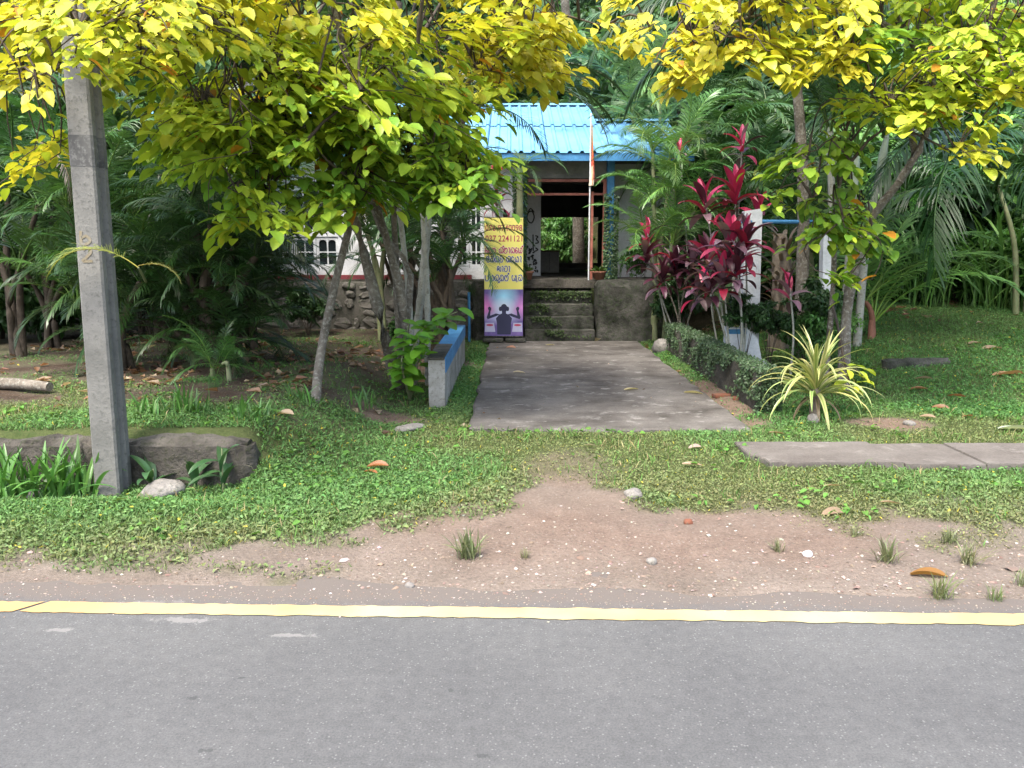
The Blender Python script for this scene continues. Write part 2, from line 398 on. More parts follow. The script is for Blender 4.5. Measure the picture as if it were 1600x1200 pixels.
me.materials.append(M['soil']); ground = link(bpy.data.objects.new("ground", me)); tag(ground, "uneven reddish earth of the verge and yard", None, None, "structure")

# road: one sheet, ragged far edge is buried under the verge
rv = [(x, y, 0.0) for y in (-8.2, 3.55) for x in (-160, 160)]
road = MB().add([(-160, -8.2, 0), (160, -8.2, 0), (160, 3.55 + SL * 160, 0), (-160, 3.55 - SL * 160, 0)], [(0, 1, 2, 3)]).build("road", M['asphalt'])
tag(road, "worn grey asphalt road in front of the house", None, None, "structure")
def strip(x0a, x0b, x1a, x1b, name):
    xs = np.arange(x0a, x1a, .03); n = len(xs); V = []
    for i, x in enumerate(xs):
        t_ = i / (n - 1); xa = x0a + (x1a - x0a) * t_; xb = x0b + (x1b - x0b) * t_
        ya = 3.062 + SL * xa + .012 * (vnoise(xa, 1, 9) - .5) + .012 * (vnoise(xa, 1, 38) - .5)
        yb_ = 3.160 + SL * xb + .012 * (vnoise(xb, 5, 9) - .5) + .012 * (vnoise(xb, 5, 38) - .5)
        V += [(xa, ya, .004), (xb, yb_, .004)]
    Fq = [(2 * i, 2 * i + 2, 2 * i + 3, 2 * i + 1) for i in range(n - 1)]
    me = bpy.data.meshes.new(name); me.from_pydata(V, [], Fq); me.materials.append(M['line'])
    return link(bpy.data.objects.new(name, me), road)
strip(-2.045, -1.965, 12, 12, "edge_line"); strip(-12, -12, -2.075, -1.99, "edge_line")

# driveway slab with slightly uneven edges
def slab_mesh(outline, z0, z1, bev=.015):
    n = len(outline); c = Vector((sum(p[0] for p in outline) / n, sum(p[1] for p in outline) / n))
    inner = [((p[0] - c.x) * (1 - bev / 1.0) + c.x, (p[1] - c.y) * (1 - bev / 2.5) + c.y) for p in outline]
    v = [(x, y, z0) for x, y in outline] + [(x, y, z1 - bev) for x, y in outline] + [(x, y, z1) for x, y in inner]
    f = [(i + k * n, (i + 1) % n + k * n, (i + 1) % n + n + k * n, i + n + k * n) for k in (0, 1) for i in range(n)] + [tuple(range(2 * n, 3 * n))]
    return MB().add(v, f)
rr = random.Random(5)
outl = []
for i in range(24): outl.append((-.36 + 2.33 * i / 24 + rr.uniform(-.02, .02), 6.46 - .06 * math.sin(i / 24 * 3.1) + rr.uniform(-.03, .03) - (.12 if i > 20 else 0)))
for i in range(30): outl.append((1.97 + rr.uniform(-.02, .02), 6.35 + 6.2 * i / 30))
for i in range(20): outl.append((1.97 - 2.33 * i / 20, 12.55))
for i in range(30): outl.append((-.36 + rr.uniform(-.018, .018), 12.55 - 6.1 * i / 30))
drive = slab_mesh(outl, -.1, .02).build("driveway", M['drive']); tag(drive, "stained concrete driveway slab leading to the steps", None, None, "structure")
# footpath slabs to the right
fp = link(bpy.data.objects.new("footpath", None)); fp.location = (0, 0, 0); tag(fp, "row of grey concrete path slabs set in the grass", None, None, "structure")
xs = [1.69, 2.66, 3.21, 3.95, 4.75, 5.6, 6.5]
for a, b_ in zip(xs[:-1], xs[1:]):
    ol = []
    for i in range(8): ol.append((a + (b_ - a - .012) * i / 8, 5.26 + rr.uniform(-.012, .012) - .012 * (a - 1.7)))
    for i in range(5): ol.append((b_ - .012, 5.26 + .58 * i / 5 - .012 * (a - 1.7)))
    for i in range(8): ol.append((b_ - .012 - (b_ - a - .012) * i / 8, 5.84 + rr.uniform(-.012, .012) - .012 * (a - 1.7)))
    for i in range(5): ol.append((a, 5.84 - .58 * i / 5 - .012 * (a - 1.7)))
    if a == 1.69: ol = [(x + (.05 if y < 5.4 else -.03) if x < 1.75 else x, y) for x, y in ol]
    slab_mesh(ol, -.06, .045 + rr.uniform(-.006, .01), .01).build("slab", M['paving'], fp)

# ------------------------------------------------------------------ batches of leaves and blades
def unit(a): return a / np.maximum(np.linalg.norm(a, axis=1, keepdims=True), 1e-9)
def leaf_batch(P, D, Nn, L, Wd, cols, droop=.15, fold=.12):
    """pointed oval leaves of two quads, folded on the midrib"""
    D = unit(D); S_ = unit(np.cross(D, Nn)); U = np.cross(S_, D)
    tpl = np.array([(0, 0, 0), (.28, .5, fold), (.66, .42, fold * .4 - droop * .35), (1, 0, -droop), (.66, -.42, fold * .4 - droop * .35), (.28, -.5, fold)])
    n = len(P)
    V = (P[:, None] + D[:, None] * (tpl[None, :, 0:1] * L[:, None, None]) + S_[:, None] * (tpl[None, :, 1:2] * Wd[:, None, None]) + U[:, None] * (tpl[None, :, 2:3] * L[:, None, None]))
    b = (np.arange(n) * 6)[:, None]
    F4 = np.concatenate([b + np.array([0, 1, 2, 3]), b + np.array([0, 3, 4, 5])])
    return V.reshape(-1, 3), F4, np.repeat(cols, 6, 0)
def leaf_nice(P, D, Nn, L, Wd, cols, droop=.2, fold=.1):
    D = unit(D); S_ = unit(np.cross(D, Nn)); U = np.cross(S_, D)
    tpl = np.array([(0, 0, 0), (.2, .38, fold * .8), (.5, .5, fold - droop * .2), (.82, .3, fold * .5 - droop * .55), (1, 0, -droop), (.82, -.3, fold * .5 - droop * .55), (.5, -.5, fold - droop * .2), (.2, -.38, fold * .8), (.52, 0, -droop * .12)])
    n = len(P)
    V = (P[:, None] + D[:, None] * (tpl[None, :, 0:1] * L[:, None, None]) + S_[:, None] * (tpl[None, :, 1:2] * Wd[:, None, None]) + U[:, None] * (tpl[None, :, 2:3] * L[:, None, None]))
    b = (np.arange(n) * 9)[:, None]
    F4 = np.concatenate([b + np.array(q) for q in ((0, 1, 2, 8), (8, 2, 3, 4), (0, 8, 6, 7), (8, 4, 5, 6))])
    return V.reshape(-1, 3), F4, np.repeat(cols, 9, 0)
def blade_batch(P, D, L, Wd, bend, cols):
    """grass blades: quad + tip, bending over along a random horizontal direction"""
    D = unit(D); n = len(P)
    th = rng.random(n) * 2 * np.pi; B = np.stack([np.cos(th), np.sin(th), np.zeros(n)], 1)
    S_ = unit(np.cross(D, B))
    m_ = P + D * (L * .55)[:, None] + B * (bend * L * .25)[:, None]; t_ = P + D * (L * (1 - .35 * bend))[:, None] + B * (bend * L * .8)[:, None]
    V = np.stack([P - S_ * Wd[:, None] * .5, P + S_ * Wd[:, None] * .5, m_ + S_ * Wd[:, None] * .42, m_ - S_ * Wd[:, None] * .42, t_], 1)
    b = (np.arange(n) * 5)[:, None]
    return V.reshape(-1, 3), b + np.array([0, 1, 2, 3]), b + np.array([3, 2, 4]), np.repeat(cols, 5, 0)
def jit(c, n, amt=.25, hue=.1):
    c = np.asarray(c, float)[None].repeat(n, 0) if np.ndim(c) == 1 else c
    return np.clip(c * (1 + amt * rng.standard_normal((n, 1)) * .6) * (1 + hue * rng.standard_normal((n, 3)) * .5), .002, .9)

# ------------------------------------------------------------------ utility pole
p0 = on_ground(172, 766); p0.z -= .02
pole = empty("utility_pole", (at(176, 740, 4.86).x, 4.86, float(H(p0.x, 4.86)) - .03), "weathered grey concrete utility pole standing in front of the low drain wall", "utility pole", rz=R(4))
def pole_sec(w_, d_, g):      # H section, channels on the two sides
    a, b_ = w_ / 2, d_ / 2; fl = d_ * .30; c = .012
    return [(-a + c, -b_), (a - c, -b_), (a, -b_ + c), (a, -b_ + fl), (a - g, -b_ + fl + g * .6), (a - g, b_ - fl - g * .6), (a, b_ - fl), (a, b_ - c), (a - c, b_), (-a + c, b_),
            (-a, b_ - c), (-a, b_ - fl), (-a + g, b_ - fl - g * .6), (-a + g, -b_ + fl + g * .6), (-a, -b_ + fl), (-a, -b_ + c)]
def pole_part(z0, z1, grow, name, mat, par, seg=10):
    mb = MB(); v = []; f = []
    for i in range(seg + 1):
        z = z0 + (z1 - z0) * i / seg; k = z / 7.5
        for x, y in pole_sec(.150 - .045 * k + grow, .21 - .07 * k + grow, .032): v.append((x + .010 * z, y, z))
    n = 16
    for i in range(seg):
        for k in range(n): f.append((i * n + k, i * n + (k + 1) % n, (i + 1) * n + (k + 1) % n, (i + 1) * n + k))
    f.append(tuple(range(seg * n, seg * n + n))); mb.add(v, f)
    return mb.build(name, mat, par)
pole_part(0, 7.2, 0, "shaft", M['concrete_pole'], pole, 24)
zb0 = at(140, 262, 4.86).z - pole.location.z; zb1 = at(140, 214, 4.86).z - pole.location.z
pole_part(zb0, zb1, .004, "painted_band", weathered('tar_band', (.06, .06, .06), (.13, .13, .125), (.2, .2, .19), 4, 30, .85, .3, .004), pole, 2)
def strokes(lines, wd, y, mb):         # flat ribbons in the xz plane at depth y
    for ln in lines:
        P = spline([(a, 0, b_) for a, b_ in ln], max(6, len(ln) * 3)) if len(ln) > 2 else [Vector((a, 0, b_)) for a, b_ in ln]
        v = []; m = len(P)
        for i, p in enumerate(P):
            t_ = (P[min(i + 1, m - 1)] - P[max(i - 1, 0)]); t_.normalize(); s_ = Vector((-t_.z, 0, t_.x)) * wd
            v += [(p.x - s_.x, y, p.z - s_.z), (p.x + s_.x, y, p.z + s_.z)]
        mb.add(v, [(2 * i, 2 * i + 2, 2 * i + 3, 2 * i + 1) for i in range(m - 1)])
mb = MB(); zc = at(143, 385, 4.86).z - pole.location.z; zk = zc / 7.5
strokes([[(-.03, .09), (-.03, .02), (0, .015), (.02, .035), (0, .06), (-.028, .05)], [(-.025, -.02), (0, -.005), (.02, -.03), (-.01, -.065), (-.03, -.085), (.025, -.085)]], .008, 0, mb)
mb.v = [(x + .010 * (zc + z) - .005, -.21 / 2 + .035 * (zc + z) / 7.5 - .003, zc + z) for x, y, z in mb.v]
mb.build("painted_mark", M['ochre_paint'], pole)["label"] = "faded ochre number painted on the pole"

# ------------------------------------------------------------------ low walls
def rough_box(x0, x1, y0, y1, z0, z1, step, amp, name, mat, par=None, seed=0, topw=0):
    """box of fine quads with a knocked-about surface"""
    r2 = np.random.default_rng(seed); nx_ = max(2, int((x1 - x0) / step)); ny_ = max(2, int((y1 - y0) / step)); nz_ = max(2, int((z1 - z0) / step))
    vid = {}; V = []; F_ = []
    def vert(i, j, k):
        if (i, j, k) not in vid:
            p = np.array([x0 + (x1 - x0) * i / nx_, y0 + (y1 - y0) * j / ny_, z0 + (z1 - z0) * k / nz_])
            a = amp * 2 * (float(vnoise(p[0] + p[2] * .7, p[1] + p[2] * 1.3, 3.1)) - .5) + amp * (float(vnoise(p[0] * 1.7 - p[2], p[1] * 1.3 + p[2] * 1.1, 11)) - .5) * 1.4
            dx = (i == nx_) - (i == 0); dy = (j == ny_) - (j == 0); dz = (k == nz_) - (k == 0)
            e = abs(dx) + abs(dy) + abs(dz); s_ = -amp * .9 if e > 1 else 0
            if k == nz_: s_ -= topw * abs(float(vnoise(p[0], p[1], 2.2)) - .4)
            p += np.array([dx, dy, dz]) * (a + s_); vid[(i, j, k)] = len(V); V.append(tuple(p))
        return vid[(i, j, k)]
    for j in range(ny_):
        for k in range(nz_):
            for i, o_ in ((0, 0), (nx_, 1)):
                q = [vert(i, j, k), vert(i, j + 1, k), vert(i, j + 1, k + 1), vert(i, j, k + 1)]; F_.append(q if o_ else q[::-1])
    for i in range(nx_):
        for k in range(nz_):
            for j, o_ in ((0, 1), (ny_, 0)):
                q = [vert(i, j, k), vert(i + 1, j, k), vert(i + 1, j, k + 1), vert(i, j, k + 1)]; F_.append(q if o_ else q[::-1])
        for j in range(ny_):
            for k, o_ in ((nz_, 1),):
                q = [vert(i, j, k), vert(i + 1, j, k), vert(i + 1, j + 1, k), vert(i, j + 1, k)]; F_.append(q)
    o_ = MB().add(V, F_, True).build(name, mat, par); o_.data.set_sharp_from_angle(angle=R(38)); return o_

dw = rough_box(-9, -1.66, 5.0, 5.17, -.2, .275, .042, .024, "drain_wall", M['old_concrete'], seed=2, topw=.05)
tag(dw, "low crumbling earth-stained concrete wall behind the utility pole", "wall")
# left parapet: grey block, white side, blue painted band
pw = empty("parapet_wall", (-.70, 7.35, 0), "low white parapet with blue top band on the left of the driveway", "wall")
rough_box(-.08, .08, 0, 3.2, -.1, .46, .08, .004, "body", weathered('parapet_white', (.20, .19, .165), (.42, .42, .39), (.14, .13, .10), 3, 30, .9, .4, .006), pw, 3)
mb = MB(); mb.box(.072, .0865, .04, 3.19, .33, .468); mb.box(-.083, .072, 1.1, 3.19, .462, .468); mb.build("blue_band", M['blue_paint'], pw)
rough_box(-.09, .075, -.012, 1.1, .455, .476, .08, .003, "cap", M['old_concrete'], pw, 4)
# right parapet, ivy covered
pr = empty("parapet_wall", (2.30, 7.1, 0), "low parapet overgrown with small dark ivy on the right of the driveway", "wall")
rough_box(-.09, .10, 0, 4.3, -.1, .38, .09, .012, "body", M['old_concrete'], pr, 5)
n = 9000; u = rng.random(n); side = rng.random(n)
yy = u * 4.4 - .05; top = side < .4
xx = np.where(top, rng.uniform(-.13, .12, n), np.where(rng.random(n) < .85, -.11, .13) + rng.normal(0, .015, n))
zz = np.where(top, .385 + rng.random(n) * .035, .40 - np.abs(rng.normal(0, .17, n)))
nf_ = 900; xx = np.concatenate([xx, rng.uniform(-.12, .12, nf_)]); yy = np.concatenate([yy, -.03 - .03 * rng.random(nf_)]); zz = np.concatenate([zz, rng.uniform(-.02, .42, nf_)]); top = np.concatenate([top, np.ones(nf_, bool)])
keep = (zz > -.02) & (vnoise(yy, zz, 5) > np.where(top, .05, .36 + .45 * np.clip(.25 - zz, 0, 1)))
xx, yy, zz = xx[keep], yy[keep], zz[keep]; n = len(xx)
D = np.stack([rng.normal(-.3, .5, n), rng.normal(0, .6, n), rng.normal(-.5, .4, n)], 1); Nn = np.stack([np.full(n, -.7) + rng.normal(0, .4, n), rng.normal(-.3, .4, n), np.full(n, .6)], 1)
V, F4, C = leaf_batch(np.stack([xx, yy, zz], 1), D, Nn, rng.uniform(.018, .036, n), rng.uniform(.013, .024, n), jit((.075, .125, .06), n, .4))
me = np_mesh("ivy", V, F4, cols=C); me.materials.append(M['leaf']); tag(link(bpy.data.objects.new("ivy", me), pr), kind="stuff")

# ------------------------------------------------------------------ house terrace: rubble wall, steps, cheek walls
FLOOR = .95; FY = 13.3
rw = empty("retaining_wall", (0, 13.05, 0), "rubble stone retaining wall below the white house front", "wall")
rough_box(-9, -.62, .06, .5, -.1, FLOOR - .02, .12, .02, "mortar", M['mortar'], rw, 6)
def stone_mesh(seed, w_, h_):
    r2 = random.Random(seed); n = 9; ring = []
    for k in range(n):
        a = 2 * math.pi * (k + r2.uniform(-.25, .25)) / n; e = 2.8
        c, s_ = math.cos(a), math.sin(a); q = (abs(c) ** e + abs(s_) ** e) ** (-1 / e)
        ring.append((c * q * w_ / 2 * r2.uniform(.74, 1.06), s_ * q * h_ / 2 * r2.uniform(.74, 1.06)))
    v = [(x, .05, z) for x, z in ring] + [(x * .97, .005 + r2.uniform(-.006, .006), z * .97) for x, z in ring] + [(x * .8 + r2.uniform(-.02, .02), -.015 + r2.uniform(-.014, .014), z * .78 + r2.uniform(-.01, .01)) for x, z in ring] + [(r2.uniform(-.04, .04), -.02 + r2.uniform(-.012, .01), r2.uniform(-.02, .02))]
    f = [(k * n + i, k * n + (i + 1) % n, (k + 1) * n + (i + 1) % n, (k + 1) * n + i) for k in (0, 1) for i in range(n)] + [(2 * n + i, 2 * n + (i + 1) % n, 3 * n) for i in range(n)]
    return MB().add(v, f, False).mesh("stone")
r3 = random.Random(11); z = .0
vars_ = {}
while z < FLOOR - .1:
    h_ = r3.uniform(.11, .26); h_ = min(h_, FLOOR - .03 - z); x = -7.6 + r3.uniform(0, .2)
    while x < -.68:
        w_ = r3.uniform(.12, .48); w_ = min(w_, -.64 - x + .05)
        if w_ > .1 and not (r3.random() < .12):
            key = (round(w_ * 12), round(h_ * 16), r3.randrange(2))
            if key not in vars_:
                vars_[key] = stone_mesh(hash(key) & 999, key[0] / 12, key[1] / 16); vars_[key].materials.append(M['wall_stone'])
            o = bpy.data.objects.new("stone", vars_[key]); o.location = (x + w_ / 2, .045 + r3.uniform(-.01, .02), z + h_ / 2 + r3.uniform(-.02, .02)); o.rotation_euler[1] = r3.uniform(-.3, .3); link(o, rw)
        x += w_ + r3.uniform(-.01, .035)
    z += h_
# steps
st = empty("staircase", (.75, 12.55, 0), "mossy dark stone staircase of five steps up to the porch", "staircase")
rh = FLOOR / 5.0
for i in range(5):
    rough_box(-.56, .56, i * .21, i * .21 + (.24 if i < 4 else .3), -.05 if i == 0 else i * rh - .05, (i + 1) * rh - .004 * (i == 4), .07, .01, "step", M['mossy'], st, 20 + i)
cw = rough_box(1.33, 2.75, 12.62, 13.2, -.1, .97, .1, .035, "cheek_wall", M['mossy'], seed=9); tag(cw, "dark mossy plastered wall block on the right of the steps", "wall")
cw2 = rough_box(-.62, .17, 12.72, 13.2, -.1, .96, .1, .03, "cheek_wall", M['mossy'], seed=10); tag(cw2, "dark mossy wall block behind the yellow banner", "wall")
MB().box(-.04, .04, -.015, 0, -.04, .04).build("drain_hole", M['black_paint'], cw, loc=(2.25, 12.605, .62))
mp_ = MB().tube([(-.67, 12.55, -.05), (-.67, 12.55, .78)], .022, 8).build("pipe_post", M['blue_paint']); tag(mp_, "short dark blue pipe post at the far end of the left parapet", "post")
# moss and weeds on the risers
n = 2600; i_ = rng.integers(0, 5, n); xx = rng.uniform(.2, 1.3, n); zz = (i_ + 1) * rh - np.abs(rng.normal(0, .06, n)); yy = 12.545 + i_ * .21 - rng.random(n) * .02
k_ = vnoise(xx * 1.0, zz, 4) > .52; xx, yy, zz = xx[k_], yy[k_], zz[k_]; n = len(xx)
V, F4, C = leaf_batch(np.stack([xx, yy, zz], 1), np.stack([rng.normal(0, .6, n), -rng.random(n), rng.normal(-.2, .5, n)], 1), np.stack([rng.normal(0, .4, n), -np.ones(n), .6 * np.ones(n)], 1), rng.uniform(.02, .05, n), rng.uniform(.015, .03, n), jit((.05, .085, .025), n, .4))
me = np_mesh("moss", V, F4, cols=C); me.materials.append(M['leaf']); tag(link(bpy.data.objects.new("moss", me), st), kind="stuff")
for v_ in me.vertices: pass
bpy.data.objects["moss"].location = (-.75, -12.55, 0)

# ------------------------------------------------------------------ house
hs = empty("house", (0, FY, FLOOR), "white single-storey house with a blue corrugated roof and open porch", "house")
EZ = 2.90 - FLOOR     # eave height above floor
def hb(name, mat, *boxes, par=None, bev=0.0):
    mb = MB()
    for b_ in boxes: mb.box(*b_, bev=bev)
    return mb.build(name, mat, par or hs)
# plinth floor slab and red skirting
hb("floor_slab", M['old_concrete'], (-8.6, 2.75, -.08, 6.9, -.14, 0))
hb("skirting", M['red_band'], (-8.6, -.66, -.012, -.002, .0, .07))
# front wall with window openings (x ranges in metres)
WZ0, WZ1 = .13, 1.52
wins = [(-6.9, -5.5), (-4.35, -2.78), (-.98, -.42)]
edges = [-8.6] + [e for w_ in wins for e in w_] + [.12]
bx = [(-8.6, .12, 0, .15, 0, WZ0), (-8.6, .12, 0, .15, WZ1, EZ + .12)]
for i in range(0, len(edges), 2): bx.append((edges[i], edges[i + 1], 0, .15, WZ0, WZ1))
hb("front_wall", M['white_wall'], *bx)
def arch_window(x0, x1, nl, z0, z1):
    wd = bpy.data.objects.new("window", None); wd.location = ((x0 + x1) / 2, .03, z0); link(wd, hs)
    W_ = x1 - x0; h_ = z1 - z0; a = -W_ / 2
    mb = MB(); f = .05
    mb.box(a, a + f, -.03, .09, 0, h_); mb.box(a + W_ - f, a + W_, -.03, .09, 0, h_); mb.box(a + f, a + W_ - f, -.03, .09, 0, f); mb.box(a + f, a + W_ - f, -.03, .09, h_ - f, h_)
    tz = h_ * .40; mb.box(a + f, a + W_ - f, -.028, .08, tz, tz + .055)
    mb.build("window_frame", M['white_paint'], wd)
    lw = (W_ - 2 * f) / nl
    for i in range(nl):
        for (b0, b1) in ((f, tz), (tz + .055, h_ - f)):
            l0 = a + f + i * lw + .004; l1 = l0 + lw - .008; mb = MB(); s_ = .042
            mb.box(l0, l0 + s_, -.012, .03, b0 + .003, b1 - .003); mb.box(l1 - s_, l1, -.012, .03, b0 + .003, b1 - .003)
            mb.box(l0 + s_, l1 - s_, -.012, .03, b0 + .003, b0 + .06); mb.box(l0 + s_, l1 - s_, -.012, .03, b1 - .05, b1 - .003)
            c = (l0 + l1) / 2; mb.box(c - .011, c + .011, -.009, .026, b0 + .06, b1 - .05)
            zm = b0 + .06 + (b1 - b0 - .11) * .5; mb.box(l0 + s_, c - .011, -.008, .025, zm - .011, zm + .011); mb.box(c + .011, l1 - s_, -.008, .025, zm - .011, zm + .011)
            for (q0, q1) in ((l0 + s_, c - .011), (c + .011, l1 - s_)):       # arch spandrels
                r_ = (q1 - q0) / 2; zt = b1 - .05
                for sg, xc in ((-1, q0), (1, q1)):
                    poly = [(xc, zt)] + [((q0 + q1) / 2 + sg * r_ * math.sin(t_), zt - r_ * .75 + r_ * .75 * math.cos(t_)) for t_ in np.linspace(0.02, math.pi / 2, 5)]
                    mb.prism(poly if sg < 0 else poly, -.006, .02)
            sash = mb.build("sash", M['white_paint'], wd)
            MB().box(l0 + .01, l1 - .01, .012, .016, b0 + .01, b1 - .01).build("pane", M['glass'], wd)
    return wd
for (x0, x1), nl in zip(wins, (4, 4, 2)): arch_window(x0, x1, nl, WZ0, WZ1)
# porch: blue posts and beam, side walls, back wall with opening, ceiling
hb("porch_post", M['blue_paint'], (1.53, 1.65, -.02, .10, 0, 1.93), bev=.008)
hb("porch_post", M['blue_paint'], (.125, .235, -.02, .10, 0, 1.93), bev=.008)
hb("porch_beam", M['blue_paint'], (.05, 1.65, -.025, .09, 1.931, 2.04), bev=.006)
hb("eave_fascia", M['blue_paint'], (-8.9, 2.85, -.32, -.295, EZ - .10, EZ + .015))
hb("lintel_panel", weathered('lintel_grey', (.20, .20, .19), (.32, .32, .30), None, 2, 20), (.236, 1.53, .11, .2, 1.62, 1.93))
g = (.06,)
hb("gate_rail", M['red_paint'], (.24, 1.525, .03, .07, 1.555, 1.60)); hb("gate_rail", M['red_paint'], (.24, 1.47, .035, .065, 1.345, 1.38))
hb("gate_post", M['red_paint'], (1.475, 1.525, .02, .07, 0, 1.553)); hb("gate_post", M['red_paint'], (1.275, 1.315, -.03, .015, 0, 1.40))
hb("side_wall", M['white_wall'], (1.7, 1.85, .2, 5.0, 0, EZ + .2)) if False else None
hb("hall_wall", M['white_wall'], (.24, .52, 1.5, 1.62, 0, EZ))
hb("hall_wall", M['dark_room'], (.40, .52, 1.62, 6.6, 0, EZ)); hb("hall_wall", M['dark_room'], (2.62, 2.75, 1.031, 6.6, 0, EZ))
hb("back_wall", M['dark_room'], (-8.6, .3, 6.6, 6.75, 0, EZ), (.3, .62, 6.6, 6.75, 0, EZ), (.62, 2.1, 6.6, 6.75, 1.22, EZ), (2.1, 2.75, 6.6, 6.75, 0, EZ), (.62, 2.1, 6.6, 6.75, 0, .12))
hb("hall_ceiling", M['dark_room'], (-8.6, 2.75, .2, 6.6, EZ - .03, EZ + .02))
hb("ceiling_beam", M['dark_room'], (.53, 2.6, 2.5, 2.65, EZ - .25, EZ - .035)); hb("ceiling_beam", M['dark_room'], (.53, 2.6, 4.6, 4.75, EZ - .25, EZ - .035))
hb("front_wall_panel", M['white_wall'], (1.66, 2.75, .9, 1.03, 0, EZ))
hb("end_wall", M['white_wall'], (-8.75, -8.605, 0, 6.75, 0, EZ + .1))
# mural: black brush drawing on the hall wall
r4 = random.Random(4)
ml = [[(.26, 1.0), (.29, 1.12), (.36, 1.15), (.40, 1.05), (.36, .95), (.30, .97), (.27, 1.06), (.33, 1.2), (.40, 1.13)], [(.42, .72), (.47, .70), (.44, .66), (.48, .6), (.42, .58)], [(.43, .5), (.47, .47), (.42, .44)], [(.38, .74), (.383, .6), (.385, .45)]]
for k in range(26):
    x = r4.uniform(.26, .46); z_ = .05 + (.46 - x) * 1.6 + r4.uniform(-.05, .25); a = r4.uniform(0, 3.1)
    ml.append([(x, z_), (x + .03 * math.cos(a), z_ + .03 * math.sin(a)), (x + .05 * math.cos(a + .6), z_ + .05 * math.sin(a + .6))])
for k, l_ in enumerate(ml):
    mb = MB(); strokes([l_], .012, 1.4945 - k * .0002, mb); mb.build("brush_stroke", M['black_paint'], hs)
# corrugated roof sheets
m, t, b, o = nodes('blue_roof'); c = N(t, "ShaderNodeTexCoord").outputs['Object']
n1 = noise(t, 1.2, 5, .6, vec=c); n2 = noise(t, 12, 5, .7, vec=c)
col = ramp(t, n1.outputs[0], [(.3, (.10, .27, .45)), (.7, (.16, .36, .54))]).outputs[0]
col = mix(t, ramp(t, n2.outputs[0], [(.6, (0, 0, 0)), (.78, (.5, .5, .5))]).outputs[0], col, (.12, .19, .25))
t.links.new(col, b.inputs["Base Color"]); b.inputs["Roughness"].default_value = .5; b.inputs["Specular IOR Level"].default_value = .35; M['roof'] = m
SLP = math.atan(.36)
def sheet_mesh(w_, L_, name="roof_sheet"):
    per = .19; xs_ = []
    k = 0
    prof = [(0, 0), (.55, 0), (.66, .032), (.84, .032), (.95, 0)]
    while k * per < w_:
        for u_, z_ in prof:
            x = (k + u_) * per
            if x <= w_ + .04: xs_.append((x, z_))
        k += 1
    v = [(x, 0, z_) for x, z_ in xs_] + [(x, L_, z_) for x, z_ in xs_]; n = len(xs_)
    v += [(x, 0, z_ - .004) for x, z_ in xs_] + [(x, L_, z_ - .004) for x, z_ in xs_]
    f = [(i, i + 1, n + i + 1, n + i) for i in range(n - 1)] + [(2 * n + i, 3 * n + i, 3 * n + i + 1, 2 * n + i + 1) for i in range(n - 1)] + [(i, 2 * n + i, 2 * n + i + 1, i + 1) for i in range(n - 1)]
    me = MB().add(v, f).mesh(name); me.materials.append(M['roof']); return me
def roof(x0, x1, y_e, z_e, run, rows, name):
    rf = bpy.data.objects.new(name, None); rf.location = (0, 0, 0); link(rf, hs)
    L_ = run / math.cos(SLP); w_ = .95; nsh = int(round((x1 - x0) / w_)); w_ = (x1 - x0) / nsh; w_ = round(w_ / .19) * .19; x0 = x1 - nsh * w_
    rl = L_ / rows + .08; me = sheet_mesh(w_, rl)
    for r_ in range(rows):
        for i in range(nsh):
            o = bpy.data.objects.new("roof_sheet", me); s0 = r_ * L_ / rows
            o.location = (x0 + i * w_, y_e + s0 * math.cos(SLP), z_e + s0 * math.sin(SLP) + .012 * (r_ == 1) + .003 * (i % 2)); o.rotation_euler[0] = SLP - .004; link(o, rf)
    # back slope and ridge cap
    zr = z_e + L_ * math.sin(SLP); yr = y_e + run
    MB().add([(x0, yr, zr - .01), (x1, yr, zr - .01), (x1, yr + run, z_e - .01), (x0, yr + run, z_e - .01)], [(0, 1, 2, 3)]).build("back_slope", M['roof'], rf)
    mb = MB(); c_, s_ = math.cos(SLP), math.sin(SLP)
    mb.add([(x0, yr - .16 * c_, zr - .16 * s_ + .045), (x1 + .01, yr - .16 * c_, zr - .16 * s_ + .045), (x1 + .01, yr, zr + .05), (x0, yr, zr + .05), (x0, yr + .16 * c_, zr - .16 * s_ + .045), (x1 + .01, yr + .16 * c_, zr - .16 * s_ + .045)], [(0, 1, 2, 3), (3, 2, 5, 4)])
    mb.build("ridge_cap", M['roof'], rf)
    mb = MB(); mb.add([(x1 - .01, y_e + .02, z_e - .06), (x1 - .01, yr, zr - .05), (x1 - .01, yr + run, z_e - .06)], [(0, 1, 2)]).build("gable", M['white_wall'], rf)
    return rf
roof(-8.6, 1.52, -.34, EZ + .02, 3.56, 2, "roof")
roof(1.545, 2.85, -.30, EZ + .0, 2.3, 1, "porch_roof")

# things in and on the porch
cb = empty("cabinet", (.72, FY + 2.6, FLOOR), "dark grey cabinet standing inside the open hall", "cabinet")
MB().box(-.19, .19, -.2, .2, .02, .42, .01).build("body", M['dark_room'], cb); MB().box(-.2, .2, -.22, .21, .42, .45, .005).build("top", M['bark_dark'], cb)
MB().box(-.004, .004, -.206, -.2, .05, .4).build("door_gap", M['black_paint'], cb)
lm = empty("pendant_lamp", at(777, 282, 12.9), "white bell-shaped lamp hanging under the eave beside the porch", "lamp")
m, t, b, o = nodes('lamp_white'); b.inputs["Base Color"].default_value = (.75, .75, .7, 1); b.inputs["Roughness"].default_value = .4
MB().lathe((0, 0, 0), [(.092, -.02), (.098, 0), (.085, .035), (.05, .06), (.018, .075), (.014, .1)], 20).build("lamp_shade", m, lm)
MB().tube([(0, 0, .09), (0, .0, .36)], .008, 6).build("stem", m, lm)
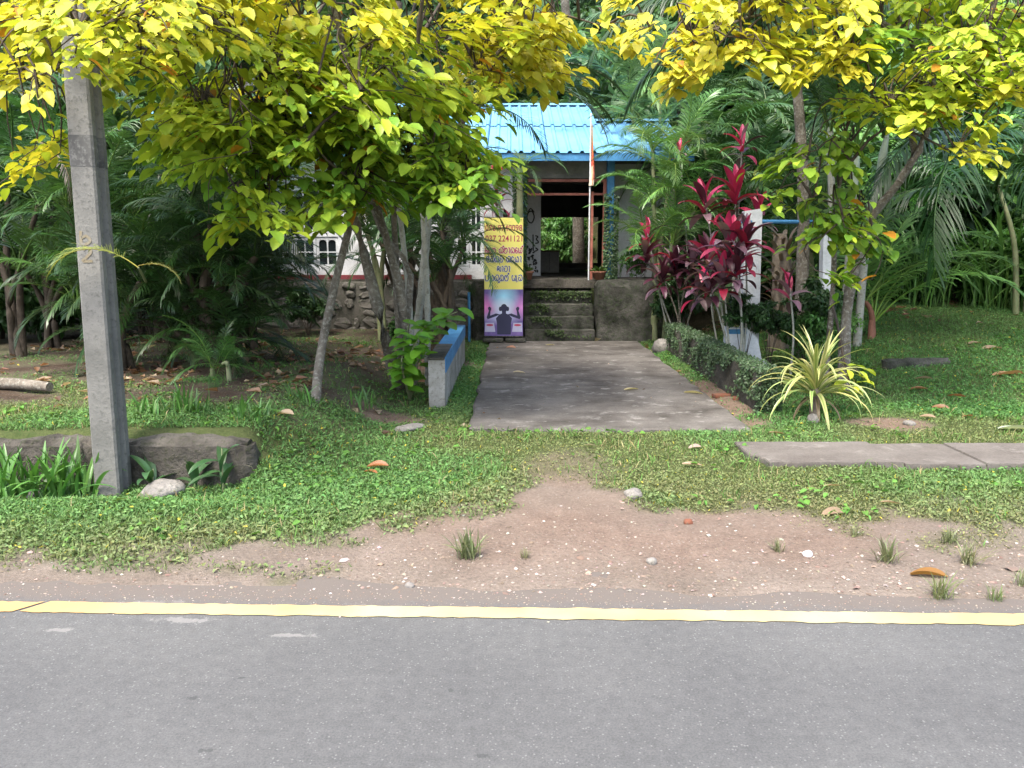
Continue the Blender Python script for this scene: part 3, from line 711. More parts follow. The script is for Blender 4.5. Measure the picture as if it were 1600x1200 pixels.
for k, (px, py, txt, Yp) in enumerate(((936, 431, "red clay flower pot at the right end of the top step", FY - .32), (823, 432, "red clay flower pot at the left end of the top step", FY - .30))):
    p = at(px, py, Yp); pt = empty("flower_pot", (p.x, Yp, FLOOR + .005), txt, "pot")
    MB().lathe((0, 0, 0), [(0, 0), (.075, 0), (.10, .10), (.115, .11), (.115, .135), (.10, .135), (.095, .11), (0, .105)], 14).build("pot", M['clay'], pt)
    n = 26; D = np.stack([rng.normal(0, .6, n), rng.normal(0, .6, n), .7 * np.ones(n)], 1)
    V, F4, C = leaf_batch(np.tile((0, 0, .1), (n, 1)) + D * .05, D, rng.normal(0, 1, (n, 3)), rng.uniform(.06, .13, n), rng.uniform(.03, .05, n), jit((.05, .11, .02), n, .4), .3)
    me = np_mesh("foliage", V, F4, cols=C); me.materials.append(M['leaf']); link(bpy.data.objects.new("foliage", me), pt)
# flag
fl = empty("flag_pole", (at(920, 437, FY - .42).x, FY - .36, FLOOR), "thin white flagpole with a limp yellow and red flag in front of the porch", "flag")
ztop = at(921, 182, FY - .36).z - FLOOR
MB().tube([(0, 0, 0), (0, 0, ztop)], .012, 8).build("pole", M['white_paint'], fl)
MB().lathe((0, 0, ztop), [(0, .05), (.018, .03), (.02, .015), (.012, 0)], 10).build("finial", M['white_paint'], fl)
fc = [(.55, .40, .06), (.50, .30, .10), (.55, .10, .02), (.40, .03, .02), (.60, .55, .40)]
m, t, b, o = nodes('flag_cloth'); a = N(t, "ShaderNodeAttribute", attribute_name="Col").outputs["Color"]; t.links.new(a, b.inputs["Base Color"]); b.inputs["Roughness"].default_value = .9
V = []; C = []; Fq = []; nu, nv = 15, 26
for j in range(nv):
    for i in range(nu):
        u = i / (nu - 1); v_ = j / (nv - 1)
        wdt = .13 * (.25 + v_ * .9) * (1 - .35 * max(0, v_ - .8) / .2)
        V.append((.012 + u * wdt * (.6 if u > .5 else .9) - .08 * v_ * (u > .75), .045 * math.sin(u * 13 + v_ * 2) * (.4 + v_), ztop - .06 - v_ * .98 - .18 * u * (1 - v_)))
        C.append(fc[min(4, int((u * 1.2 + .4 * v_ * .9) * 3.4) % 5)])
for j in range(nv - 1):
    for i in range(nu - 1): Fq.append((j * nu + i, j * nu + i + 1, (j + 1) * nu + i + 1, (j + 1) * nu + i))
me = np_mesh("flag_cloth", np.array(V), np.array(Fq), cols=np.array(C), smooth=True); me.materials.append(m); link(bpy.data.objects.new("flag_cloth", me), fl)

# ------------------------------------------------------------------ banner
def flat(name, c, rough=.6):
    m, t, b, o = nodes(name); b.inputs["Base Color"].default_value = (*c, 1); b.inputs["Roughness"].default_value = rough; return m
bl = at(787, 533, 12.42)
bn = empty("banner_stand", (bl.x, 12.42, .115), "tall yellow vinyl banner with Sinhala lettering and a silhouette picture on a stand", "banner")
bn.rotation_euler = (R(-3.2), 0, R(-1))
BW, BH = .597, 1.80
m_y, t, b, o = nodes('banner_yellow'); n1 = noise(t, 2.2, 3); t.links.new(ramp(t, n1.outputs[0], [(.3, (.72, .66, .13)), (.7, (.78, .73, .2))]).outputs[0], b.inputs["Base Color"]); b.inputs["Roughness"].default_value = .45
def warped(x0, x1, z0, z1, name, mat, y=0):
    mb = MB(); nu, nv = 8, 22; v = []
    for j in range(nv + 1):
        for i in range(nu + 1):
            x = x0 + (x1 - x0) * i / nu; z_ = z0 + (z1 - z0) * j / nv; v.append((x, y, z_))
    v2 = [(x, y_ + .006, z_) for x, y_, z_ in v]; n = len(v); w1 = nu + 1
    f = [(j * w1 + i, j * w1 + i + 1, (j + 1) * w1 + i + 1, (j + 1) * w1 + i) for j in range(nv) for i in range(nu)]
    f += [(n + a_[3], n + a_[2], n + a_[1], n + a_[0]) for a_ in f]
    return mb.add(v + v2, f).build(name, mat, bn)
PH = .715
warped(-BW / 2, BW / 2, PH, BH, "yellow_sheet", m_y)
# printed club picture: glow and haze of colour
m_p, t, b, o = nodes('banner_picture'); tc = N(t, "ShaderNodeTexCoord").outputs['Object']
def spot(cx, cz, rx, rz):
    mp = N(t, "ShaderNodeMapping"); mp.inputs["Location"].default_value = (-cx / rx, 0, -cz / rz); mp.inputs["Scale"].default_value = (1 / rx, 0, 1 / rz); t.links.new(tc, mp.inputs[0])
    g_ = N(t, "ShaderNodeTexGradient", gradient_type='SPHERICAL'); t.links.new(mp.outputs[0], g_.inputs[0]); return g_.outputs["Fac"]
nz = noise(t, 7, 5, .65, vec=tc)
col = ramp(t, nz.outputs[0], [(.3, (.06, .05, .20)), (.7, (.20, .12, .36))]).outputs[0]
col = mix(t, spot(-.27, .44, .22, .22), col, (.75, .22, .55)); col = mix(t, spot(.27, .44, .22, .22), col, (.62, .25, .60))
col = mix(t, spot(0, .60, .26, .26), col, (.35, .75, .95)); col = mix(t, spot(0, .40, .22, .22), col, (.75, .82, .95)); col = mix(t, spot(-.05, .28, .36, .12), col, (.45, .48, .75))
t.links.new(col, b.inputs["Base Color"]); b.inputs["Roughness"].default_value = .45
warped(-BW / 2, BW / 2, 0, PH - .001, "printed_picture", m_p)
m_s = flat('print_navy', (.018, .02, .06)); m_d = flat('print_pale', (.42, .42, .58)); m_r = flat('print_red', (.42, .05, .10)); m_b = flat('print_blue', (.06, .09, .24)); m_w = flat('print_white', (.72, .70, .62))
mb = MB(); yq = -.002
def poly(mb, pts, y): mb.add([(x, y, z_) for x, z_ in pts], [tuple(range(len(pts)))])
poly(mb, [(-.10, .02), (.11, .02), (.115, .2), (.13, .27), (.08, .325), (.035, .345), (-.025, .345), (-.07, .325), (-.12, .27), (-.105, .2)], yq)
for sg in (-1, 1):
    poly(mb, [(sg * .06, .33), (sg * .12, .30), (sg * .25, .255), (sg * .262, .285), (sg * .225, .40), (sg * .20, .40), (sg * .21, .31), (sg * .12, .345)][::sg], yq - .0003)
    poly(mb, [(sg * .195, .39), (sg * .232, .39), (sg * .245, .43), (sg * .222, .452), (sg * .19, .43)][::sg], yq - .0006)
poly(mb, [(-.028 + .0, .33), (.038, .33), (.036, .37), (-.026, .37)], yq - .0009)
poly(mb, [(.005 + .052 * math.cos(a_), .425 + .066 * math.sin(a_)) for a_ in np.linspace(0, 6.28, 18)[:-1]], yq - .0012)
for sg in (-1, 1): poly(mb, [(.005 + sg * .058 + .022 * math.cos(a_), .415 + .036 * math.sin(a_)) for a_ in np.linspace(0, 6.28, 14)[:-1]], yq - .0015)
mb.build("picture_figure", m_s, bn)
mb = MB()
for sg in (-1, 1):
    poly(mb, [(sg * .13, .06), (sg * .29, .06), (sg * .285, .2), (sg * .15, .2)][::sg], yq + .0006)
mb.build("picture_decks", m_d, bn)
mb = MB()
for sg in (-1, 1): poly(mb, [(sg * .215 + .055 * math.cos(a_), .165 + .018 * math.sin(a_)) for a_ in np.linspace(0, 6.28, 16)[:-1]], yq - .0001)
mb.build("picture_discs", m_r, bn)
# digits: text curves turned to meshes
def digits(txt, x0, x1, z, h_, mat, y):
    cu = bpy.data.curves.new("lettering", 'FONT'); cu.body = txt; cu.size = 1; cu.offset = .012; cu.resolution_u = 3
    o = bpy.data.objects.new("lettering", cu); COL.objects.link(o); bpy.context.view_layer.update()
    dg = bpy.context.evaluated_depsgraph_get(); me = bpy.data.meshes.new_from_object(o.evaluated_get(dg)); bpy.data.objects.remove(o)
    c = np.array([v.co[:] for v in me.vertices]); lo, hi = c.min(0), c.max(0)
    for v in me.vertices:
        v.co = (x0 + (v.co.x - lo[0]) / (hi[0] - lo[0]) * (x1 - x0), y, z + (v.co.y - lo[1]) / (hi[1] - lo[1]) * h_)
    me.materials.clear(); me.materials.append(mat); return link(bpy.data.objects.new("lettering", me), bn)
SY = -.003
digits("076 9740098", -.28, .285, 1.60, .095, m_r, SY); digits("037 2241121", -.28, .285, 1.44, .095, m_r, SY)
G = {  # brush skeletons of the letters
 'ma': (.85, [[(.35, .75), (.2, .92), (.05, .7), (.05, .3), (.25, .02), (.6, .02), (.8, .3), (.8, .7), (.62, .95), (.45, .75), (.45, .5)]]),
 'e': (.6, [[(.5, .85), (.25, .97), (.03, .6), (.1, .12), (.38, .03), (.52, .28), (.35, .5), (.15, .38)]]),
 'sa': (1.0, [[(.3, .58), (.15, .75), (.02, .5), (.1, .1), (.35, .02), (.48, .3), (.5, .55), (.52, .25), (.75, .02), (.95, .2), (.98, .6), (.8, .95), (.5, .98), (.3, .85)]]),
 'tha': (.92, [[(.2, .55), (.05, .75), (.25, .95), (.4, .75), (.2, .5), (.03, .25), (.25, .02), (.6, .02), (.85, .3), (.85, .7), (.6, .95), (.5, .7)]]),
 'aa': (.5, [[(.05, .93), (.3, .95), (.4, .7), (.32, .3), (.36, .05), (.5, .03)]]),
 'na': (1.0, [[(.25, .6), (.1, .7), (.03, .4), (.15, .05), (.4, .1), (.45, .35), (.3, .45), (.5, .2), (.8, .02), (.95, .35), (.85, .8), (.5, .97), (.15, .9)]]),
 'ya': (.95, [[(.05, .9), (.02, .4), (.2, .03), (.42, .2), (.45, .6), (.48, .2), (.7, .02), (.9, .3), (.85, .8), (.65, .95), (.55, .75)]]),
 'u': (.8, [[(.6, .75), (.35, .6), (.5, .4), (.7, .6), (.5, .95), (.15, .9), (.02, .5), (.2, .05), (.6, .02), (.75, .15)]]),
 'ta': (1.0, [[(.35, .5), (.2, .6), (.05, .4), (.2, .05), (.5, .05), (.55, .4), (.6, .05), (.85, .1), (.95, .5), (.75, .95), (.3, .95), (.15, .8)]]),
 'va': (.9, [[(.15, .55), (.3, .7), (.4, .5), (.2, .35), (.03, .3), (.2, .02), (.6, .02), (.85, .4), (.7, .9), (.35, .97), (.1, .85)]]),
 'da': (.75, [[(.6, .7), (.3, .95), (.05, .6), (.1, .15), (.4, .02), (.5, .3), (.35, .4)], [(.5, .3), (.66, -.1), (.72, -.28)]]),
 'ha': (1.0, [[(.2, .8), (.05, .5), (.2, .05), (.45, .15), (.45, .5), (.55, .1), (.85, .05), (.95, .5), (.7, .95), (.55, .7)]]),
 'sha': (1.0, [[(.05, .1), (.1, .8), (.4, .97), (.55, .6), (.4, .3), (.25, .45), (.5, .6), (.6, .2), (.85, .02), (.98, .4), (.9, .9)]]),
 'la': (.95, [[(.3, .5), (.15, .6), (.05, .35), (.25, .03), (.7, .05), (.9, .5), (.7, .95), (.3, .97), (.2, .75)]]),
 'pa': (.9, [[(.05, .95), (.02, .4), (.2, .02), (.6, .02), (.85, .4), (.8, .95), (.6, .8), (.8, .7)]]),
 'ka': (1.0, [[(.3, .45), (.1, .5), (.1, .1), (.4, .02), (.5, .4), (.55, .05), (.85, .05), (.95, .5), (.7, .9), (.4, .97), (.2, .8), (.5, .65)]]),
 'ae': (1.3, [[(.3, .8), (.1, .9), (.02, .5), (.2, .05), (.5, .1), (.55, .5), (.6, .1), (.85, .1), (.9, .6), (.7, .95)], [(1.0, .95), (1.02, .5), (1.05, .1), (1.2, .0), (1.1, -.25)]]),
 'hal': (0, [[(-.25, 1.05), (-.12, 1.3), (.02, 1.2), (-.05, 1.05)]]), 'um': (0, [[(-.3, -.08), (-.15, -.35), (.0, -.15), (-.08, -.05)]]), ' ': (.55, []),
}
def letters(seq, x0, x1, z, h_, mat):
    x = 0; L_ = []
    for g_ in seq:
        w_, ls = G[g_]
        for l_ in ls: L_.append([(a_ + x, c_) for a_, c_ in l_])
        x += w_ + (.14 if w_ else 0)
    x -= .14; sx = (x1 - x0) / x
    for wd, mt, y in ((.0115, m_w, SY), (.0068, mat, SY - .0015)):
        mb = MB(); strokes([[(x0 + a_ * sx, z + c_ * h_) for a_, c_ in l_] for l_ in L_], wd, y, mb); mb.build("lettering", mt, bn)
letters(['e', 'ma', 'ma', ' ', 'sa', 'hal', 'tha', 'aa', 'na', 'e', 'ya', 'hal'], -.285, .285, 1.265, .085, m_r)
letters(['u', 'ta', 'hal', 'sa', 'va', ' ', 'sa', 'da', 'ha', 'aa'], -.265, .275, 1.13, .09, m_b)
letters(['sha', 'aa', 'la', 'aa'], -.10, .10, .985, .085, m_b)
letters(['pa', 'ha', 'sa', 'um', 'ka', 'ma', 'hal', ' ', 'ae', 'ta'], -.285, .29, .845, .09, m_b)
mb = MB(); mb.tube([(-BW / 2 - .005, .012, BH), (BW / 2 + .005, .012, BH)], .012, 8); mb.build("top_rail", M['black_paint'], bn)
mb = MB()
for sx in (-.27, .27): mb.lathe((sx, -.003, BH - .03), [(.0, .004), (.012, .004), (.012, 0)], 10)
mb.build("grommets", M['black_paint'], bn)
MB().tube([(0, .03, .0), (0, .06, BH)], .01, 6).build("back_pole", M['black_paint'], bn)
MB().box(-BW / 2 - .01, BW / 2 + .01, -.02, .1, -.02, -.001, .006).build("base", M['black_paint'], bn)
for k, (px, txt) in enumerate(((771, "mossy dark stone block under the left half of the banner"), (805, "mossy dark stone block under the right half of the banner"))):
    p = at(px, 538, 12.4); bs = rough_box(-.165, .165, -.14, .13, 0, .07, .05, .008, "base_block", M['mossy'], seed=30 + k); bs.location = (p.x - .003 + .006 * k, 12.40, .02); tag(bs, txt, "block")

# ------------------------------------------------------------------ gate of white posts with a blue pipe rail
gp = empty("pipe_gate", at(1165, 530, 9.6), "blue pipe rail gate between two leaning white posts behind the red plants", "gate")
gp.location.z = .2
a_, b_ = at(1172, 325, 9.6), at(1278, 370, 9.6)
def postm(px0, px1, ptop, pbot, Yp, lean, name, mat, par):
    A = at(px0, ptop, Yp); B = at(px1, ptop, Yp); C_ = at((px0 + px1) / 2 - lean, pbot, Yp); hw = (B.x - A.x) / 2
    ct = (A.x + B.x) / 2; L0 = par.location
    v = []
    for (cx, z_, sl) in ((C_.x, -.1, 0), (ct, A.z, .03)):
        v += [(cx - hw - L0.x, -.06, z_ - L0.z - sl), (cx + hw - L0.x, -.06, z_ - L0.z), (cx + hw - L0.x, .06, z_ - L0.z), (cx - hw - L0.x, .06, z_ - L0.z - sl)]
    f = [(0, 1, 5, 4), (1, 2, 6, 5), (2, 3, 7, 6), (3, 0, 4, 7), (4, 5, 6, 7)]
    return MB().add(v, f).build(name, mat, par)
postm(1162, 1189, 326, 535, 9.6, 4, "post", M['white_paint'], gp); postm(1267, 1279, 338, 535, 9.95, 0, "post", M['white_paint'], gp)
L0 = gp.location
MB().tube([Vector(at(1160, 346, 9.52)) - L0, Vector(at(1275, 347, 9.88)) - L0], .024, 10).build("rail", M['blue_paint'], gp)
wp = empty("white_slab", (at(1165, 540, 9.2).x, 9.2, .1), "short broken white plastered slab standing below the red plants", "slab")
c_ = at(1165, 500, 9.2)
MB().prism([(-.26, -.1), (.36, -.1), (.34, .02), (.18, .1), (.12, .35), (.0, .46), (-.24, .48)], -.05, .05).build("body", M['white_paint'], wp)
MB().box(-.235, -.01, -.056, -.051, .40, .455).build("blue_stripe", M['blue_paint'], wp)

# ------------------------------------------------------------------ single-leaf and frond meshes
def tinted(name, transl, rough, spec):
    m, t, b, o = nodes(name)
    a = mix(t, 1.0, N(t, "ShaderNodeObjectInfo").outputs["Color"], N(t, "ShaderNodeAttribute", attribute_name="Col").outputs["Color"], 'MULTIPLY')
    b.inputs["Roughness"].default_value = rough; b.inputs["Specular IOR Level"].default_value = spec; t.links.new(a, b.inputs["Base Color"])
    tr = N(t, "ShaderNodeBsdfTranslucent"); t.links.new(mix(t, 1.0, a, (1.2, 1.2, .7), 'MULTIPLY'), tr.inputs[0])
    ms = N(t, "ShaderNodeMixShader"); ms.inputs[0].default_value = transl
    t.links.new(b.outputs[0], ms.inputs[1]); t.links.new(tr.outputs[0], ms.inputs[2]); t.links.new(ms.outputs[0], o.inputs[0]); return m
M['frond'] = tinted('palm_frond', .25, .38, .5)
M['leaf_one'] = tinted('broad_leaf', .35, .45, .4)
M['strap'] = tinted('strap_leaf', .2, .4, .5)

def strap_mesh(name, L, W, a0, a1, seg=9, fold=.25, prof=None, stripe=None, twist=0, mat=None, petiole=0):
    """a long leaf growing along +X from the origin, starting at angle a0 and arching to a1; four strips across"""
    V = []; C = []; p = np.zeros(3)
    for i in range(seg + 1):
        s = i / seg; a = R(a0 + (a1 - a0) * s ** 1.3)
        T = np.array([math.cos(a), 0, math.sin(a)]); U = np.array([-math.sin(a), 0, math.cos(a)])
        wv = (prof(s) if prof else math.sin(math.pi * (s * .92 + .06)) ** .7) * W / 2
        tw = twist * s; Sd = np.array([0, math.cos(tw), math.sin(tw)])
        for q in (-1, -.5, 0, .5, 1):
            V.append(p + Sd * wv * q + U * (abs(q) * fold * wv))
            C.append((1, 1, 1) if stripe is None else (stripe[1] if abs(q) > .4 else stripe[0]))
        p = p + T * L / seg
    F4 = [(i * 5 + k, i * 5 + k + 1, (i + 1) * 5 + k + 1, (i + 1) * 5 + k) for i in range(seg) for k in range(4)]
    me = np_mesh(name, np.array(V), np.array(F4), cols=np.array(C), smooth=True); me.materials.append(mat or M['strap']); return me
def oval_mesh(name="leaf", droop=30, fold=.18):
    return strap_mesh(name, 1.0, .58, 12, -droop, 6, fold, lambda s: max(.03, math.sin(math.pi * min(1, s * .96 + .02)) ** .65 * (1.03 - .12 * s)), mat=M['leaf_one'])
OVALS = [oval_mesh(droop=25), oval_mesh(droop=45), oval_mesh(droop=10, fold=.3)]
def put_leaf(mesh, pos, d, nrm, L, col, parent, name="leaf", wscale=1.0):
    d = Vector(d).normalized(); n_ = Vector(nrm); y = n_.cross(d)
    if y.length < 1e-4: y = Vector((0, 1, 0)).cross(d)
    y.normalize(); z_ = d.cross(y)
    o = bpy.data.objects.new(name, mesh)
    o.matrix_local = Matrix.Translation(pos) @ Matrix((d, y, z_)).transposed().to_4x4() @ Matrix.Diagonal((L, L * wscale, L, 1))
    o.color = (*col, 1); link(o, parent); return o

def frond_mesh(L, a0, a1, n=46, ll=.42, lw=.022, vee=22, droop=.35, seed=0, bare=.16, gaps=.03):
    r = np.random.default_rng(seed); K = 28; P = []; T = []; p = np.zeros(3)
    for i in range(K + 1):
        s = i / K; a = R(a0 + (a1 - a0) * s ** 1.25); P.append(p.copy()); T.append(np.array([math.cos(a), 0, math.sin(a)])); p = p + T[-1] * L / K
    P = np.array(P); T = np.array(T); V = []; F4 = []; F3 = []; C = []
    for i in range(K + 1):                     # rachis, three-sided
        s = i / K; rr_ = .016 * (1 - .85 * s) * (L / 1.6); U = np.array([-T[i][2], 0, T[i][0]])
        V += [P[i] - U * rr_ * .8, P[i] + np.array([0, rr_, 0]) + U * rr_ * .4, P[i] + np.array([0, -rr_, 0]) + U * rr_ * .4]; C += [(1.9, 1.5, 1.1)] * 3
    for i in range(K):
        for k in range(3): F4.append((i * 3 + k, i * 3 + (k + 1) % 3, i * 3 + 3 + (k + 1) % 3, i * 3 + 3 + k))
    for j in range(n):
        s = bare + (1 - bare) * (j + .5) / n; fi = s * K; i = min(int(fi), K - 1); u = fi - i
        pt = P[i] * (1 - u) + P[i + 1] * u; t_ = T[i]; U = np.array([-t_[2], 0, t_[0]])
        q = (s - bare) / (1 - bare); le = ll * (.35 + .65 * math.sin(math.pi * min(1, q * .8 + .18)) ** .8) * (1 - .35 * q)
        phi = R(68 - 42 * q)
        for sg in (-1, 1):
            if r.random() < gaps: continue
            ph = phi + r.normal(0, .07); v_ = R(vee + r.normal(0, 7)); l_ = le * r.uniform(.85, 1.1)
            d = t_ * math.cos(ph) + np.array([0, sg, 0]) * math.sin(ph) * math.cos(v_) + U * math.sin(ph) * math.sin(v_)
            wdir = np.cross(d, U); wdir = wdir / np.linalg.norm(wdir); wdir = wdir * .8 + U * .35 * sg; w_ = lw * (1 - .3 * q)
            dr = droop * r.uniform(.6, 1.4)
            a_ = pt; m1 = pt + d * l_ * .4 + np.array([0, 0, -dr * l_ * .1]); m2 = pt + d * l_ * .75 + np.array([0, 0, -dr * l_ * .38]); e = pt + d * l_ * .96 + np.array([0, 0, -dr * l_ * .75])
            b = len(V); V += [a_ - wdir * w_ * .25, a_ + wdir * w_ * .25, m1 + wdir * w_ * .5, m1 - wdir * w_ * .5, m2 + wdir * w_ * .38, m2 - wdir * w_ * .38, e]
            g_ = r.uniform(.75, 1.2); C += [(g_, g_, g_)] * 7
            F4 += [(b, b + 1, b + 2, b + 3), (b + 3, b + 2, b + 4, b + 5)]; F3.append((b + 5, b + 4, b + 6))
    me = np_mesh("frond", np.array(V), np.array(F4), np.array(F3), np.array(C)); me.materials.append(M['frond']); return me
FR = [frond_mesh(1.7, 82, 10, seed=1), frond_mesh(1.75, 70, -25, seed=2), frond_mesh(1.8, 58, -50, seed=3), frond_mesh(1.7, 40, -65, seed=4), frond_mesh(1.6, 15, -75, seed=5), frond_mesh(1.75, 64, -35, seed=6, vee=8, droop=.6)]
BIG = [frond_mesh(3.2, 62, -45, 70, .62, .032, 12, .7, 11, .12), frond_mesh(3.3, 40, -60, 70, .62, .032, 8, .9, 12, .12), frond_mesh(3.2, 15, -78, 70, .6, .032, 5, 1.0, 13, .12), frond_mesh(3.0, 78, 5, 64, .55, .03, 15, .5, 14, .12)]
def put_frond(me, pos, az, sc, col, parent, roll=0, pitch=0):
    o = bpy.data.objects.new("frond", me); o.location = pos; o.rotation_euler = (roll, pitch, az); o.scale = (sc,) * 3; o.color = (*col, 1); return link(o, parent)
def pick(c, amt=.3):
    k = 1 + random.uniform(-amt, amt); return tuple(max(.004, v * k * random.uniform(.9, 1.1)) for v in c)

def palm(label, base, tops, nf, sc, col, group=None, set_=FR, stem_r=.035, stem_mat='palm_stem', azs=None, name="areca_palm", tiltbias=None, shaft=False):
    """clump palm: stems curve from near the base to each top point (world) and carry a tuft of fronds"""
    root = empty(name, base, label, "palm", group); B = Vector(base)
    for k, tp in enumerate(tops):
        tp = Vector(tp); j = Vector((random.uniform(-.14, .14), random.uniform(-.14, .14), 0)) if len(tops) > 1 else Vector((0, 0, 0))
        P0 = j + Vector((0, 0, -.05)); P2 = tp - B; P1 = (P0 + P2) * .5 + Vector(((j.x - P2.x) * .25, 0, .1))
        pts = spline([P0, P1, P2], 10)
        nr = 40 if stem_r > .05 else 10; pts = spline([P0, P1, P2], nr)
        MB().tube(pts, [stem_r * (1.25 - .5 * i / (nr - 1)) * (1 + (.05 if nr == 40 and i % 2 else 0)) for i in range(nr)], 10).build("stem", M[stem_mat], root)
        if shaft:
            ax = (pts[-1] - pts[-2]).normalized(); MB().tube([P2 - ax * .42, P2 - ax * .2, P2 + ax * .05], [stem_r * 1.0, stem_r * 1.25, stem_r * .6], 8).build("crownshaft", M['crownshaft'], root)
        a = random.uniform(0, 6.28)
        for f in range(nf):
            az = a + f * 2.4 + random.uniform(-.25, .25) if azs is None else azs[(k * nf + f) % len(azs)]
            ti = min(len(set_) - 1, int(random.random() * len(set_))) if tiltbias is None else tiltbias[f % len(tiltbias)]
            put_frond(set_[ti], P2 + Vector((random.uniform(-.02, .02), random.uniform(-.02, .02), -.03 * random.random())), az, sc * random.uniform(.8, 1.15), pick(col), root, random.uniform(-.3, .3), random.uniform(-.15, .15))
    return root
def gb(px, Y):       # base on the terrain at a given column and depth
    x = (px - 800) / FPX * (Y * cp + 1.3 * sp_); return Vector((x, Y, float(H(x, Y))))
DG = (.034, .085, .022); MG = (.06, .14, .035); LG = (.09, .19, .045)
palm("dense dark areca palm clump behind the utility pole's right side", gb(330, 8.9), [at(300, 340, 8.9), at(350, 380, 8.6), at(262, 300, 9.2), at(390, 340, 9.0), at(330, 260, 9.3), at(300, 430, 8.5), at(370, 460, 8.7), at(225, 400, 9.1), at(290, 500, 8.3), at(350, 530, 8.4), at(400, 490, 8.6), at(240, 500, 8.5)], 8, .74, DG, stem_mat='bark_dark')
palm("areca palm clump directly behind the utility pole", gb(175, 8.7), [at(150, 330, 8.6), at(195, 350, 8.8), at(105, 330, 8.5), at(175, 440, 8.4), at(140, 240, 9.0), at(120, 470, 8.4), at(215, 480, 8.5)], 8, .75, MG, stem_mat='bark_dark')
palm("areca palm clump at the left edge of the yard", gb(30, 9.4), [at(15, 260, 9.4), at(60, 320, 9.2), at(-40, 330, 9.4), at(30, 420, 9.0)], 7, .85, DG, stem_mat='bark_dark')
palm("fine-leaved areca palm behind the leaning trunks of the yellow tree", gb(700, 10.3), [at(690, 360, 10.3), at(725, 385, 10.2), at(655, 330, 10.4), at(705, 420, 10.0), at(675, 440, 10.2), at(640, 390, 10.4)], 8, .6, DG, stem_mat='bark_dark')
palm("areca palm with bleached lower fronds in front of the stone wall", gb(590, 11.6), [at(575, 360, 11.6), at(610, 330, 11.6), at(560, 330, 11.7)], 7, .65, (.10, .14, .05))
palm("tall palm whose dark frond hangs over the blue roof", gb(690, 10.9), [at(722, 188, 10.7)], 10, 1.25, (.03, .065, .022), set_=FR, stem_r=.06, stem_mat='bark_dark', azs=[R(-10), R(-28), R(15), R(75), R(150), R(200), R(250), R(110), R(40), R(300)], tiltbias=[2, 3, 2, 1, 2, 1, 3], name="slender_palm")
pv = palm("slim vine-covered palm beside the yellow banner", gb(812, 12.95) + Vector((0, 0, .9)), [at(812, 262, 12.75)], 7, .52, (.055, .11, .03), stem_r=.055, azs=[R(-12), R(-60), R(-150), R(20), R(100), R(190), R(-95)], tiltbias=[3, 4, 4, 2, 1, 3, 4], name="vine_covered_palm")
palm("light green areca palm clump at the right corner of the house", gb(1030, 12.6), [at(1020, 320, 12.5), at(1045, 290, 12.5), at(1062, 240, 12.7), at(1020, 235, 13.0), at(1085, 330, 12.4), at(1050, 380, 12.3), at(1015, 390, 12.4)], 9, .74, (.105, .22, .06))
palm("tall pale areca palm rising behind the house corner", gb(1040, 15.0), [at(985, 175, 14.8), at(1030, 130, 15.2), at(1075, 190, 15.0)], 8, 1.1, (.10, .19, .07))
rp = palm("ringed dark palm trunk with long sweeping fronds behind the red plants", gb(1250, 9.8), [at(1240, 60, 9.8)], 10, .86, (.035, .085, .025), set_=BIG, stem_r=.068, stem_mat='bark', azs=[R(176), R(165), R(190), R(20), R(60), R(110), R(250), R(300), R(340), R(140)], tiltbias=[1, 2, 1, 0, 1, 0, 1, 2, 1, 0], name="ringed_palm")
palm("slender palm stem with green crownshaft behind the right yellow tree", gb(1292, 9.9), [at(1297, 205, 9.9)], 7, .95, MG, stem_r=.05, stem_mat='bark_pale', shaft=True, tiltbias=[0, 0, 1, 0, 1, 2], name="slender_palm")
palm("leaning pale palm stem between the slender palm and the yellow tree's fork", gb(1316, 9.6), [at(1338, 235, 9.6)], 7, .95, MG, stem_r=.045, stem_mat='bark_pale', shaft=True, tiltbias=[0, 1, 0, 1, 2], name="slender_palm")
palm("leaning pale palm stem just left of the yellow tree's forked branch", gb(1338, 9.9), [at(1385, 215, 10)], 7, .95, DG, stem_r=.042, stem_mat='bark_pale', shaft=True, tiltbias=[0, 1, 0, 1, 2], name="slender_palm")
palm("low areca palm with orange petioles arching over the right lawn", gb(1350, 10.2), [at(1352, 470, 10.2), at(1365, 500, 10.2)], 6, 1.0, (.10, .22, .05), azs=[R(5), R(-15), R(25), R(-30), R(60), R(95), R(0), R(-10), R(40), R(150), R(12), R(80)], stem_mat='clay', tiltbias=[1, 2, 0, 2, 1, 0])
palm("dark palm with hanging fronds at the right edge of the yard", gb(1600, 11.2), [at(1600, 220, 11.2), at(1560, 290, 11.4)], 8, 1.1, (.03, .085, .025), set_=BIG[:3])
palm("coconut palm rising behind the house roof", gb(905, 21), [at(880, -30, 21)], 9, 1.1, (.06, .11, .05), set_=BIG[:3], stem_r=.13, stem_mat='bark', name="coconut_palm")
palm("pale coconut palm with fanned fronds behind the right yellow crown", gb(1060, 18), [at(1075, 60, 18)], 10, 1.0, (.10, .16, .09), set_=BIG[:3], stem_r=.13, stem_mat='bark', name="coconut_palm")
palm("dark coconut palm behind the left yellow crown", gb(330, 15.8 + 5.2), [at(420, 60, 21)], 10, 1.1, (.03, .07, .025), set_=BIG[:3], stem_r=.13, stem_mat='bark', name="coconut_palm")
palm("grey-green coconut palm at the left edge behind the yellow leaves", gb(-20, 11), [at(-30, 150, 11)], 8, .9, (.07, .12, .06), set_=BIG[:3], stem_r=.1, stem_mat='bark', azs=[R(0), R(-30), R(30), R(-60), R(90), R(180), R(240), R(130)], name="coconut_palm")
